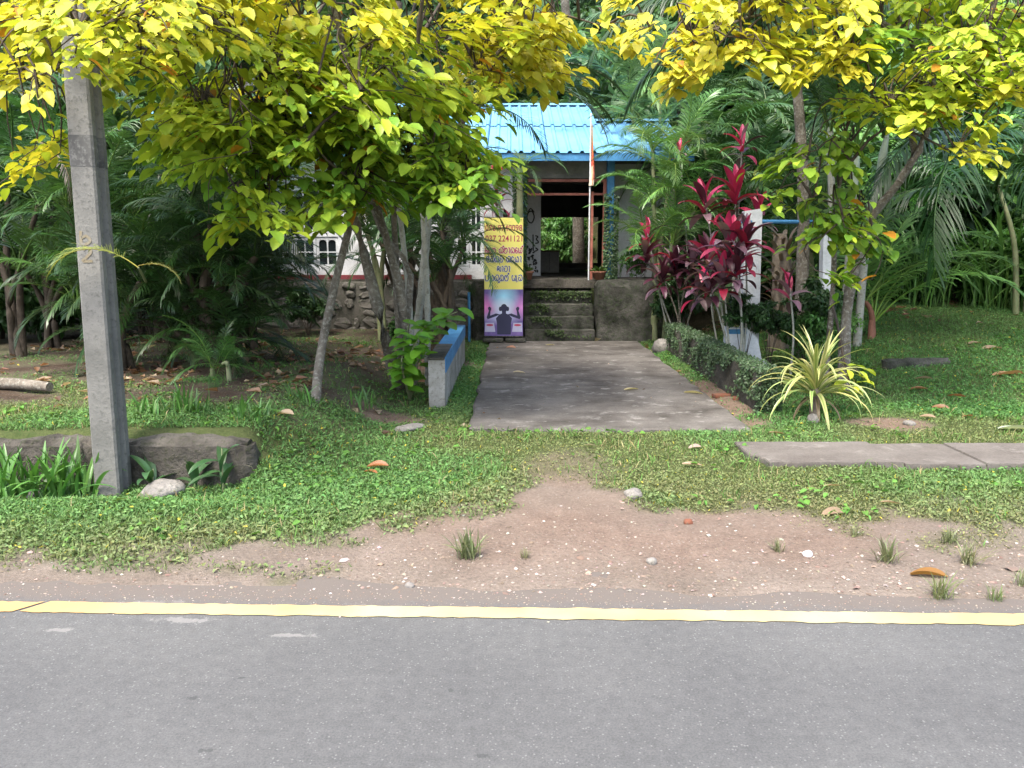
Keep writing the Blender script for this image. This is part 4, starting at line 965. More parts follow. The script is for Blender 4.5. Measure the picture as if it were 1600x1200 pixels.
palm("small fan of young palm leaves at the edge of the left yard", gb(340, 7.3), [gb(335, 7.3) + Vector((0, 0, .12)), gb(350, 7.3) + Vector((0, 0, .15))], 8, .34, (.06, .14, .035), stem_r=.02, name="young_palm")
palm("tall dark areca palm clump against the left house wall", gb(250, 11.4), [at(250, 290, 11.4), at(300, 330, 11.2), at(200, 310, 11.6), at(350, 290, 11.5), at(330, 400, 11.2), at(230, 430, 11.2), at(275, 370, 11.0)], 9, .9, DG, stem_mat='bark_dark')
palm("dark areca palm clump between the utility pole and the left edge", gb(95, 10.6), [at(95, 270, 10.6), at(60, 350, 10.4), at(130, 370, 10.5), at(20, 400, 10.4), at(100, 440, 10.2)], 9, .85, DG, stem_mat='bark_dark')
palm("dark areca palm clump under the hanging left half of the golden crown", gb(385, 9.9), [at(385, 300, 9.9), at(420, 360, 9.8), at(350, 300, 10.0), at(400, 430, 9.7), at(360, 420, 9.6)], 8, .66, (.026, .065, .018), stem_mat='bark_dark')
palm("tall areca palm clump behind the house corner's blue roof end", gb(1120, 13.6), [at(1110, 260, 13.6), at(1150, 220, 13.8), at(1090, 190, 13.9), at(1190, 280, 13.4), at(1140, 330, 13.2), at(1200, 200, 13.8), at(1170, 400, 13.0)], 9, 1.0, (.05, .12, .035))
palm("dark areca palm clump behind the ringed trunk", gb(1260, 11.8), [at(1250, 330, 11.8), at(1290, 300, 12), at(1230, 400, 11.6), at(1300, 420, 11.6)], 8, .9, DG)
palm("dark areca palm clump filling the gap between the golden tree's trunks and the white wall", gb(640, 11.9), [at(620, 300, 11.9), at(660, 280, 12), at(640, 360, 11.8), at(690, 300, 12), at(600, 400, 11.8), at(670, 400, 11.7), at(560, 300, 12)], 8, .8, (.032, .08, .024), stem_mat='bark_dark')
palm("dark areca palm clump hiding the far left part of the house", gb(150, 12.3), [at(60, 220, 12.3), at(120, 200, 12.4), at(180, 240, 12.3), at(0, 260, 12.2), at(240, 190, 12.5), at(310, 230, 12.5), at(360, 220, 12.5)], 9, 1.0, (.030, .075, .022), stem_mat='bark_dark')
palm("thick dark palm bundle with many close stems right of the utility pole", gb(325, 8.3), [at(px_, py_, 8.2) for px_, py_ in ((250, 430), (275, 390), (300, 450), (325, 400), (345, 440), (365, 390), (385, 440), (400, 400), (310, 520), (360, 540), (270, 520), (390, 530), (330, 350), (295, 330))], 6, .62, (.03, .075, .022), stem_r=.045, stem_mat='bark_dark')
palm("dark palm bundle with close stems left of the utility pole's shadow", gb(180, 7.9), [at(px_, py_, 7.9) for px_, py_ in ((150, 470), (175, 430), (200, 480), (220, 440), (130, 440), (185, 530))], 6, .55, (.035, .085, .025), stem_r=.04, stem_mat='bark_dark')
palm("leafy areca palm clump in front of the white wall behind the canes", gb(690, 11.3), [at(585, 370, 11.4), at(625, 395, 11.3), at(700, 370, 11.3), at(725, 320, 11.5), at(655, 350, 11.4), at(690, 300, 11.5)], 7, .58, (.04, .095, .028), stem_mat='bark_dark')
# vine on the slim palm
n = 2600; hz = float(at(812, 262, 12.75).z) - pv.location.z; th = rng.random(n) * 6.28; zz = rng.random(n) * hz; rad = .075 + .03 * rng.random(n)
Pq = np.stack([np.cos(th) * rad, np.sin(th) * rad, zz], 1); Dq = np.stack([np.cos(th) * .6, np.sin(th) * .6, -.7 + rng.normal(0, .5, n)], 1)
V, F4, C = leaf_batch(Pq, Dq, np.stack([np.cos(th), np.sin(th), .4 * np.ones(n)], 1), rng.uniform(.03, .055, n), rng.uniform(.02, .035, n), jit((.06, .12, .045), n, .4))
me = np_mesh("vine", V, F4, cols=C); me.materials.append(M['leaf']); tag(link(bpy.data.objects.new("vine", me), pv), kind="stuff")
# creeper on the blue post
n = 1500; th = rng.random(n) * 6.28; zz = rng.random(n) ** 1.5 * 1.35; Pq = np.stack([1.60 + np.cos(th) * .09, FY - .0 - .06 + np.sin(th) * .06, FLOOR + zz], 1)
V, F4, C = leaf_batch(Pq, np.stack([np.cos(th), -.5 + 0 * th, rng.normal(-.3, .5, n)], 1), np.stack([np.cos(th), -np.ones(n), .3 * np.ones(n)], 1), rng.uniform(.03, .055, n), rng.uniform(.02, .035, n), jit((.07, .13, .06), n, .4))
me = np_mesh("creeper", V, F4, cols=C); me.materials.append(M['leaf']); tag(link(bpy.data.objects.new("creeper", me)), "fine green creeper climbing the blue porch post", "creeper")

# ------------------------------------------------------------------ the two golden-leaved trees
def golden_tree(label, base, trunks, sprays, name="golden_tree", seed=1, ncol=None, cap=300, leafs=1.0):
    r = np.random.default_rng(seed); root = empty(name, base, label, "tree"); B = np.array(base)
    skel = []
    for tr, r0 in trunks:
        pts = spline([Vector(p) - Vector(base) for p in tr], 14)
        MB().tube(pts, [r0 * (1 - .68 * i / 13) * (1 + .12 * math.sin(i * 2.3)) for i in range(14)], 9).build("trunk", M['bark'], root)
        skel += [np.array(p) for p in pts[4:]]
    skel = np.array(skel); mb = MB()
    P = []; D = []; Nn = []; L = []; Wd = []; C = []
    sprays = sorted(sprays, key=lambda e: float(np.min(np.linalg.norm(skel - (np.array(e[0]) - B), axis=1))))
    for (c, yel, sz) in sprays:
        c = np.array(c) - B
        # twig comes from the skeleton, then lies out and droops
        d2 = np.linalg.norm(skel - c, axis=1) + 1.2 * np.maximum(skel[:, 2] - c[2] - .05, 0); q = skel[int(np.argmin(d2 + r.random(len(d2)) * .25))]
        out = c - q; out[2] *= .3; ln = np.linalg.norm(out); out = out / max(ln, .01)
        az = r.normal(0, .55); out = np.array([out[0] * math.cos(az) - out[1] * math.sin(az), out[0] * math.sin(az) + out[1] * math.cos(az), r.normal(-.12, .15)])
        out /= np.linalg.norm(out); tl = sz * r.uniform(.35, .7); s0 = c - out * tl * .5
        mid = (q + s0) * .5 + np.array([0, 0, .10 + .12 * r.random()]) + r.normal(0, .06, 3)
        seg = spline([Vector(q), Vector(mid), Vector(s0), Vector(s0 + out * tl * .55 + np.array([0, 0, -.02])), Vector(s0 + out * tl + np.array([0, 0, -.09]))], 9)
        mb.tube(seg, [max(.003, .011 * (1 - i / 8.5) * min(1.6, .5 + ln)) for i in range(9)], 4, cap=False)
        skel = np.vstack([skel, np.array([seg[3], seg[5]])]) if ln > .5 else skel
        n = int(r.integers(20, 32) * sz); side = np.cross(out, (0, 0, 1)); side /= max(np.linalg.norm(side), .01); up = np.cross(side, out)
        roll = r.normal(0, .25)
        for k in range(n):
            s = (k + r.random()) / n; sg = 1 if k % 2 else -1; off = r.normal(0, .045, 3)
            p = s0 + out * tl * s + np.array([0, 0, -.09 * s * s]) + off
            an = r.uniform(.35, 1.25) * (1 - .5 * s)
            dd = out * math.cos(an) + side * sg * math.sin(an) + np.array([0, 0, -r.uniform(.0, .55)])
            nn = up + side * (roll + r.normal(0, .35)) + out * r.normal(.2, .3) + np.array([0, 0, .6])
            l_ = min(.17, .110 * math.exp(r.normal(0, .27))) * leafs * (.72 if B[1] + p[1] < 5.2 else 1) * (.85 + .25 * (1 - abs(s - .5)))
            P.append(p); D.append(dd); Nn.append(nn); L.append(l_); Wd.append(l_ * r.uniform(.5, .66))
            y = np.clip(yel + r.normal(0, .16), 0, 1)
            cg = np.array((.14, .29, .030)); cy = np.array((.62, .55, .055)); cm = np.array((.38, .48, .040))
            col = cg + (cm - cg) * min(1, y * 2) if y < .5 else cm + (cy - cm) * (y - .5) * 2
            if r.random() < .012: col = np.array((.45, .20, .02))
            C.append(col * r.uniform(.8, 1.15))
    mb.build("branches", M['bark_dark'], root)
    P, D, Nn, L, Wd, C = map(np.array, (P, D, Nn, L, Wd, C))
    # nearest leaves inside the frame become single leaves
    Wp = P + B; dz = Wp[:, 1] * cp - (Wp[:, 2] - CAMZ) * sp_; uu = Wp[:, 0] / dz * FPX; vv = (Wp[:, 1] * sp_ + (Wp[:, 2] - CAMZ) * cp) / dz * FPX
    inside = (np.abs(uu) < 790) & (vv < 590); score = np.where(inside, L / dz, 0) + 0
    idx_ = np.argsort(-score)[:cap]; rest = np.ones(len(P), bool); rest[idx_] = False
    for i in idx_: put_leaf(OVALS[int(i) % 3], Vector(P[i]), D[i], Nn[i], L[i] * 1.04, C[i], root, wscale=Wd[i] / L[i] / .58)
    V, F4, Cc = leaf_nice(P[rest], D[rest], Nn[rest], L[rest], Wd[rest], C[rest], .22, .10)
    me = np_mesh("crown", V, F4, cols=Cc); me.materials.append(M['leaf']); tag(link(bpy.data.objects.new("crown", me), root), kind="stuff")
    return root
def fill(x0, x1, y0, y1, n, Y0, Y1, yel0, yel1, sz=1.0, r=np.random.default_rng(21)):
    out = []
    for _ in range(n):
        px = r.uniform(x0, x1); py = r.uniform(y0, y1); Yd = r.uniform(Y0, Y1); t_ = (py - y0) / max(1, y1 - y0)
        out.append((at(px, py, Yd), yel0 + (yel1 - yel0) * t_, sz * r.uniform(.8, 1.2)))
    return out
bT = on_ground(622, 606)
sp = []
sp += fill(-60, 330, -130, 70, 84, 4.8, 6.6, .92, .75)          # top left, over the pole
sp += fill(40, 280, -30, 95, 24, 4.0, 4.65, .8, .55, .75)
sp += fill(300, 850, -160, 60, 104, 5.8, 8.2, .88, .72)
sp += fill(740, 875, 20, 115, 34, 6.8, 8.2, .95, .85)           # right tip
sp += fill(255, 480, 60, 240, 42, 5.8, 7.6, .55, .25)
sp += fill(440, 690, 50, 200, 46, 6.0, 8.0, .55, .25)
sp += fill(265, 440, 150, 255, 30, 5.6, 6.8, .6, .2) + fill(560, 760, 150, 300, 30, 6.2, 7.6, .3, .0) + fill(420, 620, 60, 200, 26, 5.8, 7.0, .5, .25)
sp += fill(300, 560, 200, 305, 40, 6.0, 7.6, .25, .05)
sp += fill(540, 740, 185, 310, 46, 6.2, 7.8, .4, .0)
sp += fill(660, 790, 125, 165, 8, 6.8, 7.6, .6, .5) + fill(660, 780, 225, 300, 10, 6.6, 7.4, .35, .15)
sp += fill(360, 440, 295, 345, 7, 5.8, 6.4, .25, .4) + fill(485, 540, 300, 335, 5, 6, 6.6, .35, .35)
sp += fill(5, 75, 225, 268, 4, 4.9, 5.4, .85, .75, .7) + fill(30, 110, 195, 222, 3, 5.0, 5.4, .7, .6, .7) + fill(-40, 60, 85, 125, 6, 4.7, 5.6, .9, .85, .8)
sp += fill(120, 250, 95, 120, 6, 5.0, 6.0, .7, .6, .7)
for _ in range(110):                                            # the crown above the frame
    a_ = random.uniform(0, 6.28); q_ = random.random() ** .5; sp.append((Vector((-1.7 + 2.9 * q_ * math.cos(a_), 7.0 + 2.2 * q_ * math.sin(a_), random.uniform(3.7, 5.2) - q_ * .7)), .9, 1.1))
T0 = [([bT, at(600, 520, 7.75), at(575, 420, 7.6), at(548, 330, 7.4), at(480, 190, 7.0), at(380, 70, 6.4), at(240, -30, 5.6)], .065),
      ([bT + Vector((.03, .05, 0)), at(632, 500, 7.85), at(612, 400, 7.8), at(582, 300, 7.7), at(560, 150, 7.4), at(520, 10, 7.2), at(500, -120, 7.0)], .055),
      ([bT + Vector((.06, .08, 0)), at(636, 500, 8.0), at(640, 420, 8.0), at(600, 370, 8.0), at(560, 290, 8.0), at(430, 200, 7.2), at(350, 150, 6.8)], .04),
      ([bT + Vector((.05, .1, 0)), at(622, 500, 8.1), at(618, 380, 8.1), at(620, 300, 8.0), at(690, 180, 7.8), at(780, 80, 7.6), at(860, 30, 7.5)], .042)]
golden_tree("large golden-leaved tree with several leaning trunks left of the driveway", bT, T0, sp, seed=2)
# pale straight stems beside it (areca canes)
for k, (a_, b_, r_, txt) in enumerate((((648, 590, 8.4), (622, 310, 8.4), .028, "thin pale cane stem leaning just right of the golden tree's trunks"), ((668, 590, 8.6), (660, 310, 8.6), .032, "ringed straight pale stem between the two other canes"), ((640, 575, 8.8), (672, 300, 8.8), .042, "thickest greenish cane stem behind the bright sapling"))):
    A = gb(a_[0], a_[2]); Bp = at(*b_); mb = MB(); pts = spline([A, (A + Bp) / 2 + Vector((.02, 0, 0)), Bp], 22)
    mb.tube([p - A for p in pts], [r_ * (1.12 if i % 2 else .94) for i in range(22)], 9); s_ = mb.build("cane_stem", M['bark_pale'], loc=A); tag(s_, txt, "stem")
# dead leaning trunk
A = on_ground(490, 632); Bp = at(548, 345, 7.2)
MBt = MB().tube([p - A for p in spline([A - Vector((0, 0, .1)), at(500, 560, 6.9), at(522, 450, 7.05), Bp, at(556, 280, 7.3)], 14)], [.043 - .0012 * i for i in range(14)], 9).build("leaning_trunk", M['bark'], loc=A); tag(MBt, "bare slim brown trunk leaning right in front of the stone wall", "trunk")

bR = on_ground(1318, 612)
sp = []
sp += fill(1090, 1340, -120, 55, 44, 6.6, 8.4, .9, .78) + fill(1040, 1110, 55, 140, 13, 6.9, 7.8, .97, .92, .8) + fill(1130, 1190, 55, 85, 6, 6.8, 7.6, .9, .85, .8)
sp += fill(1195, 1260, 55, 105, 9, 6.6, 7.4, .75, .7, .8) + fill(1275, 1345, 55, 100, 7, 6.5, 7.2, .9, .9, .8) + fill(1295, 1335, 100, 112, 3, 6.4, 6.8, .9, .9, .7)
sp += fill(1340, 1640, -140, 50, 32, 6.4, 8.2, .4, .35) + fill(1340, 1420, 25, 90, 8, 6.6, 7.4, .12, .1) + fill(1440, 1600, 50, 130, 16, 6.4, 7.6, .45, .4)
sp += fill(1370, 1440, 120, 190, 11, 6.5, 7.4, .45, .5, .85) + fill(1465, 1530, 90, 150, 8, 6.4, 7.2, .55, .5, .85) + fill(1490, 1545, 155, 215, 5, 6.3, 6.9, .6, .6, .7) + fill(1495, 1530, 225, 245, 3, 6.3, 6.6, .7, .75, .6)
sp += fill(1570, 1640, 80, 165, 7, 6.2, 7.0, .6, .75, .8) + fill(1330, 1380, 140, 180, 4, 6.6, 7.2, .5, .5, .7)
sp += fill(1215, 1300, 235, 262, 5, 6.9, 7.4, .18, .15, .7) + fill(1300, 1345, 205, 260, 5, 7.0, 7.5, .08, .08, .7)
sp += fill(1215, 1260, 290, 315, 3, 7.0, 7.4, .15, .2, .55) + fill(1275, 1345, 300, 395, 13, 6.9, 7.6, .15, .2, .7) + fill(1335, 1385, 355, 380, 3, 6.9, 7.3, .15, .15, .55) + fill(1300, 1345, 400, 435, 4, 7.0, 7.4, .15, .15, .55)
sp += fill(1250, 1280, 355, 375, 2, 7.0, 7.3, .1, .15, .5) + fill(1320, 1345, 565, 600, 2, 7.0, 7.3, .6, .6, .35)
for _ in range(70):
    a_ = random.uniform(0, 6.28); q_ = random.random() ** .5; sp.append((Vector((4.0 + 2.2 * q_ * math.cos(a_), 8.0 + 2.0 * q_ * math.sin(a_), random.uniform(3.9, 5.4) - q_ * .7)), .8, 1.1))
T1 = [([bR, at(1322, 500, 8.3), at(1335, 420, 8.3), at(1362, 340, 8.3), at(1405, 285, 8.2), at(1440, 225, 8.1), at(1450, 130, 7.8), at(1400, 20, 7.4)], .062),
      ([at(1405, 285, 8.2), at(1428, 240, 8.2), at(1421, 190, 8.0), at(1425, 140, 7.9), at(1520, 60, 7.6), at(1580, -40, 7.4)], .04),
      ([at(1445, 215, 8.1), at(1460, 160, 8.0), at(1440, 80, 7.6), at(1340, 20, 7.5), at(1200, 20, 7.4), at(1080, 60, 7.4)], .03)]
T1.append(([bR + Vector((-.16, .1, 0)), at(1298, 500, 8.4), at(1304, 400, 8.3), at(1310, 300, 8.0), at(1330, 220, 7.6)], .034))
golden_tree("golden-leaved tree with a forked trunk rising behind the striped pandanus", bR, T1, sp, seed=5)

# ------------------------------------------------------------------ background trees and shrubs
def crown_mesh(seed, rx, ry, rz, nclump, per, ls, c0, name="crown"):
    r = np.random.default_rng(seed); P = []; Nn = []; D = []
    for k in range(nclump):
        v = r.normal(0, 1, 3); v /= np.linalg.norm(v); c = v * np.array([rx, ry, rz]) * r.uniform(.45, 1.0); s = r.uniform(.25, .5) * min(rx, rz) * .75
        q = r.normal(0, 1, (per, 3)); q /= np.linalg.norm(q, axis=1, keepdims=True); q[:, 2] = np.abs(q[:, 2]) * r.choice([1, 1, 1, -1], per)
        pp = c + q * s * r.uniform(.6, 1.05, (per, 1)) * np.array([1.2, 1.2, .7]); P.append(pp); Nn.append(q + np.array([0, 0, .7])); D.append(q * .6 + r.normal(0, .5, (per, 3)) + np.array([0, 0, -.5]))
    P, Nn, D = map(np.concatenate, (P, Nn, D)); n = len(P); L = r.uniform(.7, 1.3, n) * ls
    ck = np.repeat(r.uniform(.7, 1.3, nclump), per)[:, None]
    col = np.clip(np.array(c0)[None] * ck * (1 + .25 * r.normal(0, 1, (n, 1))), .004, .8)
    V, F4, C = leaf_batch(P, D, Nn, L, L * .5, col, .2, .1); me = np_mesh(name, V, F4, cols=C); me.materials.append(M['leaf']); return me
CR = [crown_mesh(1, 2.2, 2.0, 2.3, 46, 120, .20, (.055, .115, .045)), crown_mesh(2, 2.5, 2.0, 1.9, 46, 120, .24, (.065, .14, .05)), crown_mesh(3, 1.9, 1.9, 2.7, 46, 120, .17, (.045, .095, .045)), crown_mesh(4, 2.3, 2.0, 2.2, 46, 110, .26, (.085, .165, .065))]
trunk_me = MB().tube(spline([(0, 0, -2.6), (.12, .05, 0), (-.05, 0, 1.8), (.1, 0, 3.2)], 10), [.2 - .012 * i for i in range(10)], 8)
for a_ in (0.4, 1.9, 3.4, 5.0): trunk_me.tube(spline([(0, 0, 1.6), (.5 * math.cos(a_), .5 * math.sin(a_), 2.4), (1.2 * math.cos(a_), 1.2 * math.sin(a_), 3.4)], 6), [.08, .07, .055, .045, .035, .025], 6)
trunk_me = trunk_me.mesh("trunk"); trunk_me.materials.append(M['bark_dark'])
def bg_tree(x, Y, top, k, sc, label, group):
    z0 = float(H(x, Y)); root = empty("forest_tree", (x, Y, z0), label, "tree", group, rz=random.uniform(0, 6.28))
    hgt = max(1.2, top - z0); cz = hgt - 2.1 * sc
    o = bpy.data.objects.new("crown", CR[k]); o.location = (0, 0, cz); o.scale = (sc,) * 3; link(o, root)
    o = bpy.data.objects.new("trunk", trunk_me); o.location = (0, 0, cz - 2.4 * sc); s2 = sc; o.scale = (s2, s2, max(s2, (cz) / 2.6 * .55)); o.location.z = o.scale[2] * 2.5; link(o, root)
rb = random.Random(3)
for Yr, xs_, tops in ((18.6, np.arange(3.6, 15, 1.9), (4.2, 7.2)), (21.5, np.arange(-14, 13.5, 2.6), (6.0, 8.6)), (25.5, np.arange(-17, 17.5, 2.9), (8.0, 11.0)), (31, np.arange(-21, 22, 3.2), (11.5, 14.5))):
    for x in xs_:
        if Yr < 24 and -1.5 < x < 4.0 and Yr > 20: continue
        k = rb.randrange(4); row = {18.6: "dark leafy tree on the slope beside the house", 21.5: "dark leafy tree close behind the house", 25.5: "leafy forest tree on the hillside behind the house", 31: "tall forest tree high on the hillside"}[Yr]
        bg_tree(x + rb.uniform(-.6, .6), Yr + rb.uniform(-.8, .8), rb.uniform(*tops), k, rb.uniform(.95, 1.3) * (1 if Yr < 30 else 1.25), row, {18.6: "trees on the slope beside the house", 21.5: "trees close behind the house", 25.5: "hillside forest trees", 31: "high hillside forest trees"}[Yr])
SH = [crown_mesh(11, .8, .7, .75, 26, 90, .12, (.075, .18, .045), "foliage"), crown_mesh(12, .9, .7, .65, 26, 90, .15, (.035, .085, .025), "foliage"), crown_mesh(13, .7, .7, .95, 26, 90, .09, (.10, .22, .05), "foliage")]
stem_me = MB()
for a_ in (0, 1.3, 2.5, 3.8, 5.1): stem_me.tube(spline([(0, 0, -.1), (.12 * math.cos(a_), .12 * math.sin(a_), .35), (.4 * math.cos(a_), .4 * math.sin(a_), .95)], 5), [.022, .02, .016, .012, .008], 5)
stem_me = stem_me.mesh("stem"); stem_me.materials.append(M['bark_dark'])
def shrub(px, py, Y, sc, k, label, group=None):
    c = at(px, py, Y); z0 = float(H(c.x, Y)); root = empty("shrub", (c.x, Y, z0), label, "shrub", group, rz=random.uniform(0, 6))
    o = bpy.data.objects.new("foliage", SH[k]); o.location = (0, 0, max(.5 * sc, c.z - z0)); o.scale = (sc,) * 3; link(o, root)
    o = bpy.data.objects.new("stem", stem_me); o.scale = (sc, sc, max(.5 * sc, c.z - z0)); link(o, root)
rb = random.Random(9); gsh = "shrubs of the thicket behind the right lawn"
ORD = "first second third fourth fifth sixth seventh eighth ninth tenth".split()
thk = ((1390, 430, 12.8, 1.0), (1440, 400, 13.2, 1.2), (1500, 440, 12.6, 1.0), (1560, 430, 12.4, 1.1), (1620, 440, 12.2, 1.2), (1470, 300, 13.8, 1.5), (1540, 280, 13.5, 1.5), (1610, 300, 13.2, 1.5), (1400, 300, 14.2, 1.5), (1350, 400, 13.4, 1.2), (1300, 380, 14, 1.4), (1450, 180, 15, 1.8), (1550, 150, 15, 1.9), (1640, 160, 14.5, 1.8), (1340, 230, 15, 1.7), (1240, 400, 14.5, 1.3), (1200, 300, 15, 1.5), (1150, 360, 14.4, 1.2), (1120, 270, 15.5, 1.4), (1660, 420, 11.6, 1.2))
for rowname, lo, hi in (("low front", 400, 999), ("middle", 265, 399), ("upper", 0, 264)):
    for k, (px, py, Y, sc) in enumerate(sorted(q for q in thk if lo <= q[1] <= hi)):
        shrub(px, py, Y, sc, rb.randrange(3), "dense green shrub, %s from the left in the %s row of the right thicket" % (ORD[k], rowname), gsh)
bs_ = [(848, 405, 22.6, .9, 2, "light green shrub seen through the rear opening of the hall"), (890, 400, 23.2, 1.1, 0, "green shrub seen through the right side of the hall's rear opening")]
for a_ in bs_: shrub(*a_)
gl = "shrubs against the left house wall"
for k, (px, py, Y, sc) in enumerate(sorted(((20, 470, 11.5, .9), (90, 460, 12.0, .8), (-60, 440, 11.5, 1.1), (150, 400, 12, 1.0), (60, 330, 12.2, 1.2), (230, 440, 11.8, .8), (-30, 250, 12, 1.4), (200, 250, 12.4, 1.0), (130, 180, 12.4, 1.3), (300, 200, 12.6, 1.2)))):
    shrub(px, py, Y, sc, rb.randrange(2), "dark shrub, %s from the left against the palm-hidden end of the house" % ORD[k], gl)
shrub(480, 480, 12.3, .42, 1, "narrow dark climber against the stone retaining wall"); shrub(640, 520, 11.5, .4, 1, "small dark shrub at the foot of the stone wall behind the canes")
shrub(1060, 470, 12.2, .5, 1, "dark low shrub right of the mossy wall block"); shrub(1010, 395, 13.0, .5, 0, "small green shrub on top of the mossy wall block")
shrub(1165, 490, 9.05, .30, 1, "dark low shrub among the cordyline stems below the white post"); shrub(1262, 520, 9.3, .42, 0, "green leafy shrub filling the gap behind the striped pandanus"); shrub(1300, 500, 9.35, .4, 2, "fresh green shrub among the pale palm stems"); shrub(1272, 470, 9.25, .34, 1, "dark leafy shrub in front of the thin right gate post"); shrub(1205, 500, 9.3, .3, 1, "dark broad-leaved shrub between the gate post and the slender cordyline"); shrub(1290, 555, 8.7, .28, 2, "small green bush at the foot of the right golden tree"); shrub(1340, 585, 8.2, .22, 2, "little leafy bush right of the golden tree's foot")
# tall arching grass in the right thicket
TG = [strap_mesh("blade", 1.3, .028, 84, -35, 8), strap_mesh("blade", 1.1, .026, 75, -60, 8), strap_mesh("blade", 1.2, .03, 88, 10, 8)]
def blade_clump(px, Y, n, sc, col, label, name="grass_clump", set_=TG, z=None, group=None, spread=.12, cat="grass"):
    b = gb(px, Y)
    if z is not None: b.z = z
    root = empty(name, b, label, cat, group)
    for k in range(n):
        o = bpy.data.objects.new("blade", random.choice(set_)); o.location = (random.uniform(-spread, spread), random.uniform(-spread, spread), -.02); o.rotation_euler = (random.uniform(-.2, .2), random.uniform(-.25, .25), random.uniform(0, 6.28)); o.scale = (sc * random.uniform(.6, 1.15),) * 3; o.color = (*pick(col), 1); link(o, root)
    return root
for px, Y, sc, txt in ((1440, 12.3, 1.3, "tall arching grass clump in the thicket above the lawn's left end"), (1540, 12.0, 1.5, "tall arching grass clump in the thicket above the lawn's middle"), (1600, 11.7, 1.3, "tall arching grass clump in the thicket at the right picture edge")):
    blade_clump(px, Y, 60, sc, (.13, .27, .065), txt, "tall_grass", spread=.3)
FN = frond_mesh(.9, 55, -40, 30, .14, .035, 5, .3, 31, .1)
for px, py, Y, txt in ((1480, 290, 12.6, "bright fern spray high in the right thicket"), (1545, 265, 12.4, "bright fern spray beside the hanging yellow twig"), (1430, 330, 12.5, "fern spray left of the tall grass in the thicket")):
    p = at(px, py, Y); f_ = empty("fern", (p.x, Y, p.z), txt, "fern")
    for k in range(8): put_frond(FN, Vector((random.uniform(-.1, .1), random.uniform(-.1, .1), 0)), k * .8 + random.uniform(-.2, .2), random.uniform(.8, 1.3), pick((.09, .27, .045)), f_, 0, random.uniform(-.3, .3))

# ------------------------------------------------------------------ cordylines
CL = [strap_mesh("leaf", .46, .115, 80, 45, 8, .35), strap_mesh("leaf", .50, .125, 60, -5, 8, .3), strap_mesh("leaf", .48, .125, 35, -45, 8, .25), strap_mesh("leaf", .42, .115, 5, -75, 8, .2)]
PINK = (.46, .03, .105); REDM = (.28, .02, .055); DKM = (.07, .018, .036); GRY = (.19, .115, .14)
def cordyline(label, base, heads, dark=0.0, sc=1.0, name="cordyline"):
    root = empty(name, base, label, "plant"); B = Vector(base)
    for (hp, nl, s_, d_) in heads:
        P2 = Vector(hp) - B; j = Vector((random.uniform(-.12, .12), random.uniform(-.08, .08), -.03))
        pts = spline([j, j * .5 + P2 * .5 + Vector((random.uniform(-.05, .05), 0, 0)), P2], 8)
        MB().tube(pts, [.014 - .0006 * i for i in range(8)], 6).build("stem", M['bark_pale'] if d_ < .8 else M['bark'], root)
        a0 = random.uniform(0, 6.28)
        for k in range(nl):
            u = k / max(1, nl - 1)                       # 0 youngest, 1 oldest
            me = CL[min(3, int(u * 3.7 + random.uniform(0, .4)))]
            if random.random() < d_ : c = DKM if random.random() < .7 else GRY
            else: c = PINK if u < .45 else (REDM if random.random() < .6 else GRY)
            o = bpy.data.objects.new("leaf", me); o.location = P2 + Vector((0, 0, -.22 * u * s_)); o.rotation_euler = (random.uniform(-.2, .2), random.uniform(-.2, .2), a0 + k * 2.4 + random.uniform(-.3, .3)); o.scale = (s_ * sc * (.75 + .4 * u * (1.4 - u)),) * 3; o.color = (*pick(c, .25), 1); link(o, root)
cordyline("tall red and maroon cordyline with bright pink shoots behind the white gate post", gb(1135, 10.6), [(at(1102, 315, 10.7), 14, 1.0, .25), (at(1150, 300, 10.6), 16, 1.1, .25), (at(1160, 225, 10.9), 11, .8, .3), (at(1108, 400, 10.4), 20, 1.0, .6), (at(1185, 330, 10.5), 10, .8, .3)])
cordyline("broad maroon cordyline with drooping pink leaves in front of the white gate post", gb(1152, 8.95), [(at(1140, 375, 9.0), 26, .95, .4), (at(1130, 430, 8.9), 22, .9, .5), (at(1165, 375, 9.0), 22, .9, .5), (at(1152, 415, 8.8), 18, .85, .45), (at(1110, 445, 9.0), 14, .8, .6)])
cordyline("dark maroon cordyline clump right of the mossy wall block", gb(1060, 11.6), [(at(1010, 395, 11.7), 16, .9, .65), (at(1012, 365, 11.9), 7, .8, .2), (at(1055, 415, 11.6), 20, .9, .9), (at(1082, 405, 11.4), 18, .9, .92), (at(1035, 430, 11.5), 16, .85, .9), (at(1090, 450, 11.3), 16, .85, .9)])
cordyline("slender red cordyline with one upright shoot between the ringed trunk and the gate", gb(1232, 8.9), [(at(1234, 450, 8.9), 8, .75, .25)])
cordyline("dark red cordyline above the yellow banner", at(785, 437, 13.0), [(at(776, 312, 13.0), 18, .72, .55), (at(790, 345, 13.0), 10, .6, .8)])
cordyline("small pink cordyline shoot among the palms right of the house", gb(1065, 12.4), [(at(1062, 235, 12.4), 7, .6, .0)])
pr_ = empty("red_flower", at(776, 262, 12.85), "small red flower above the white hanging lamp", "flower")
for k in range(7): put_leaf(OVALS[k % 3], Vector((0, 0, 0)), (math.cos(k * .9), .3 * math.sin(k), math.sin(k * .9) * .6 + .3), (0, -1, .3), .10, (.42, .03, .03), pr_, "petal")

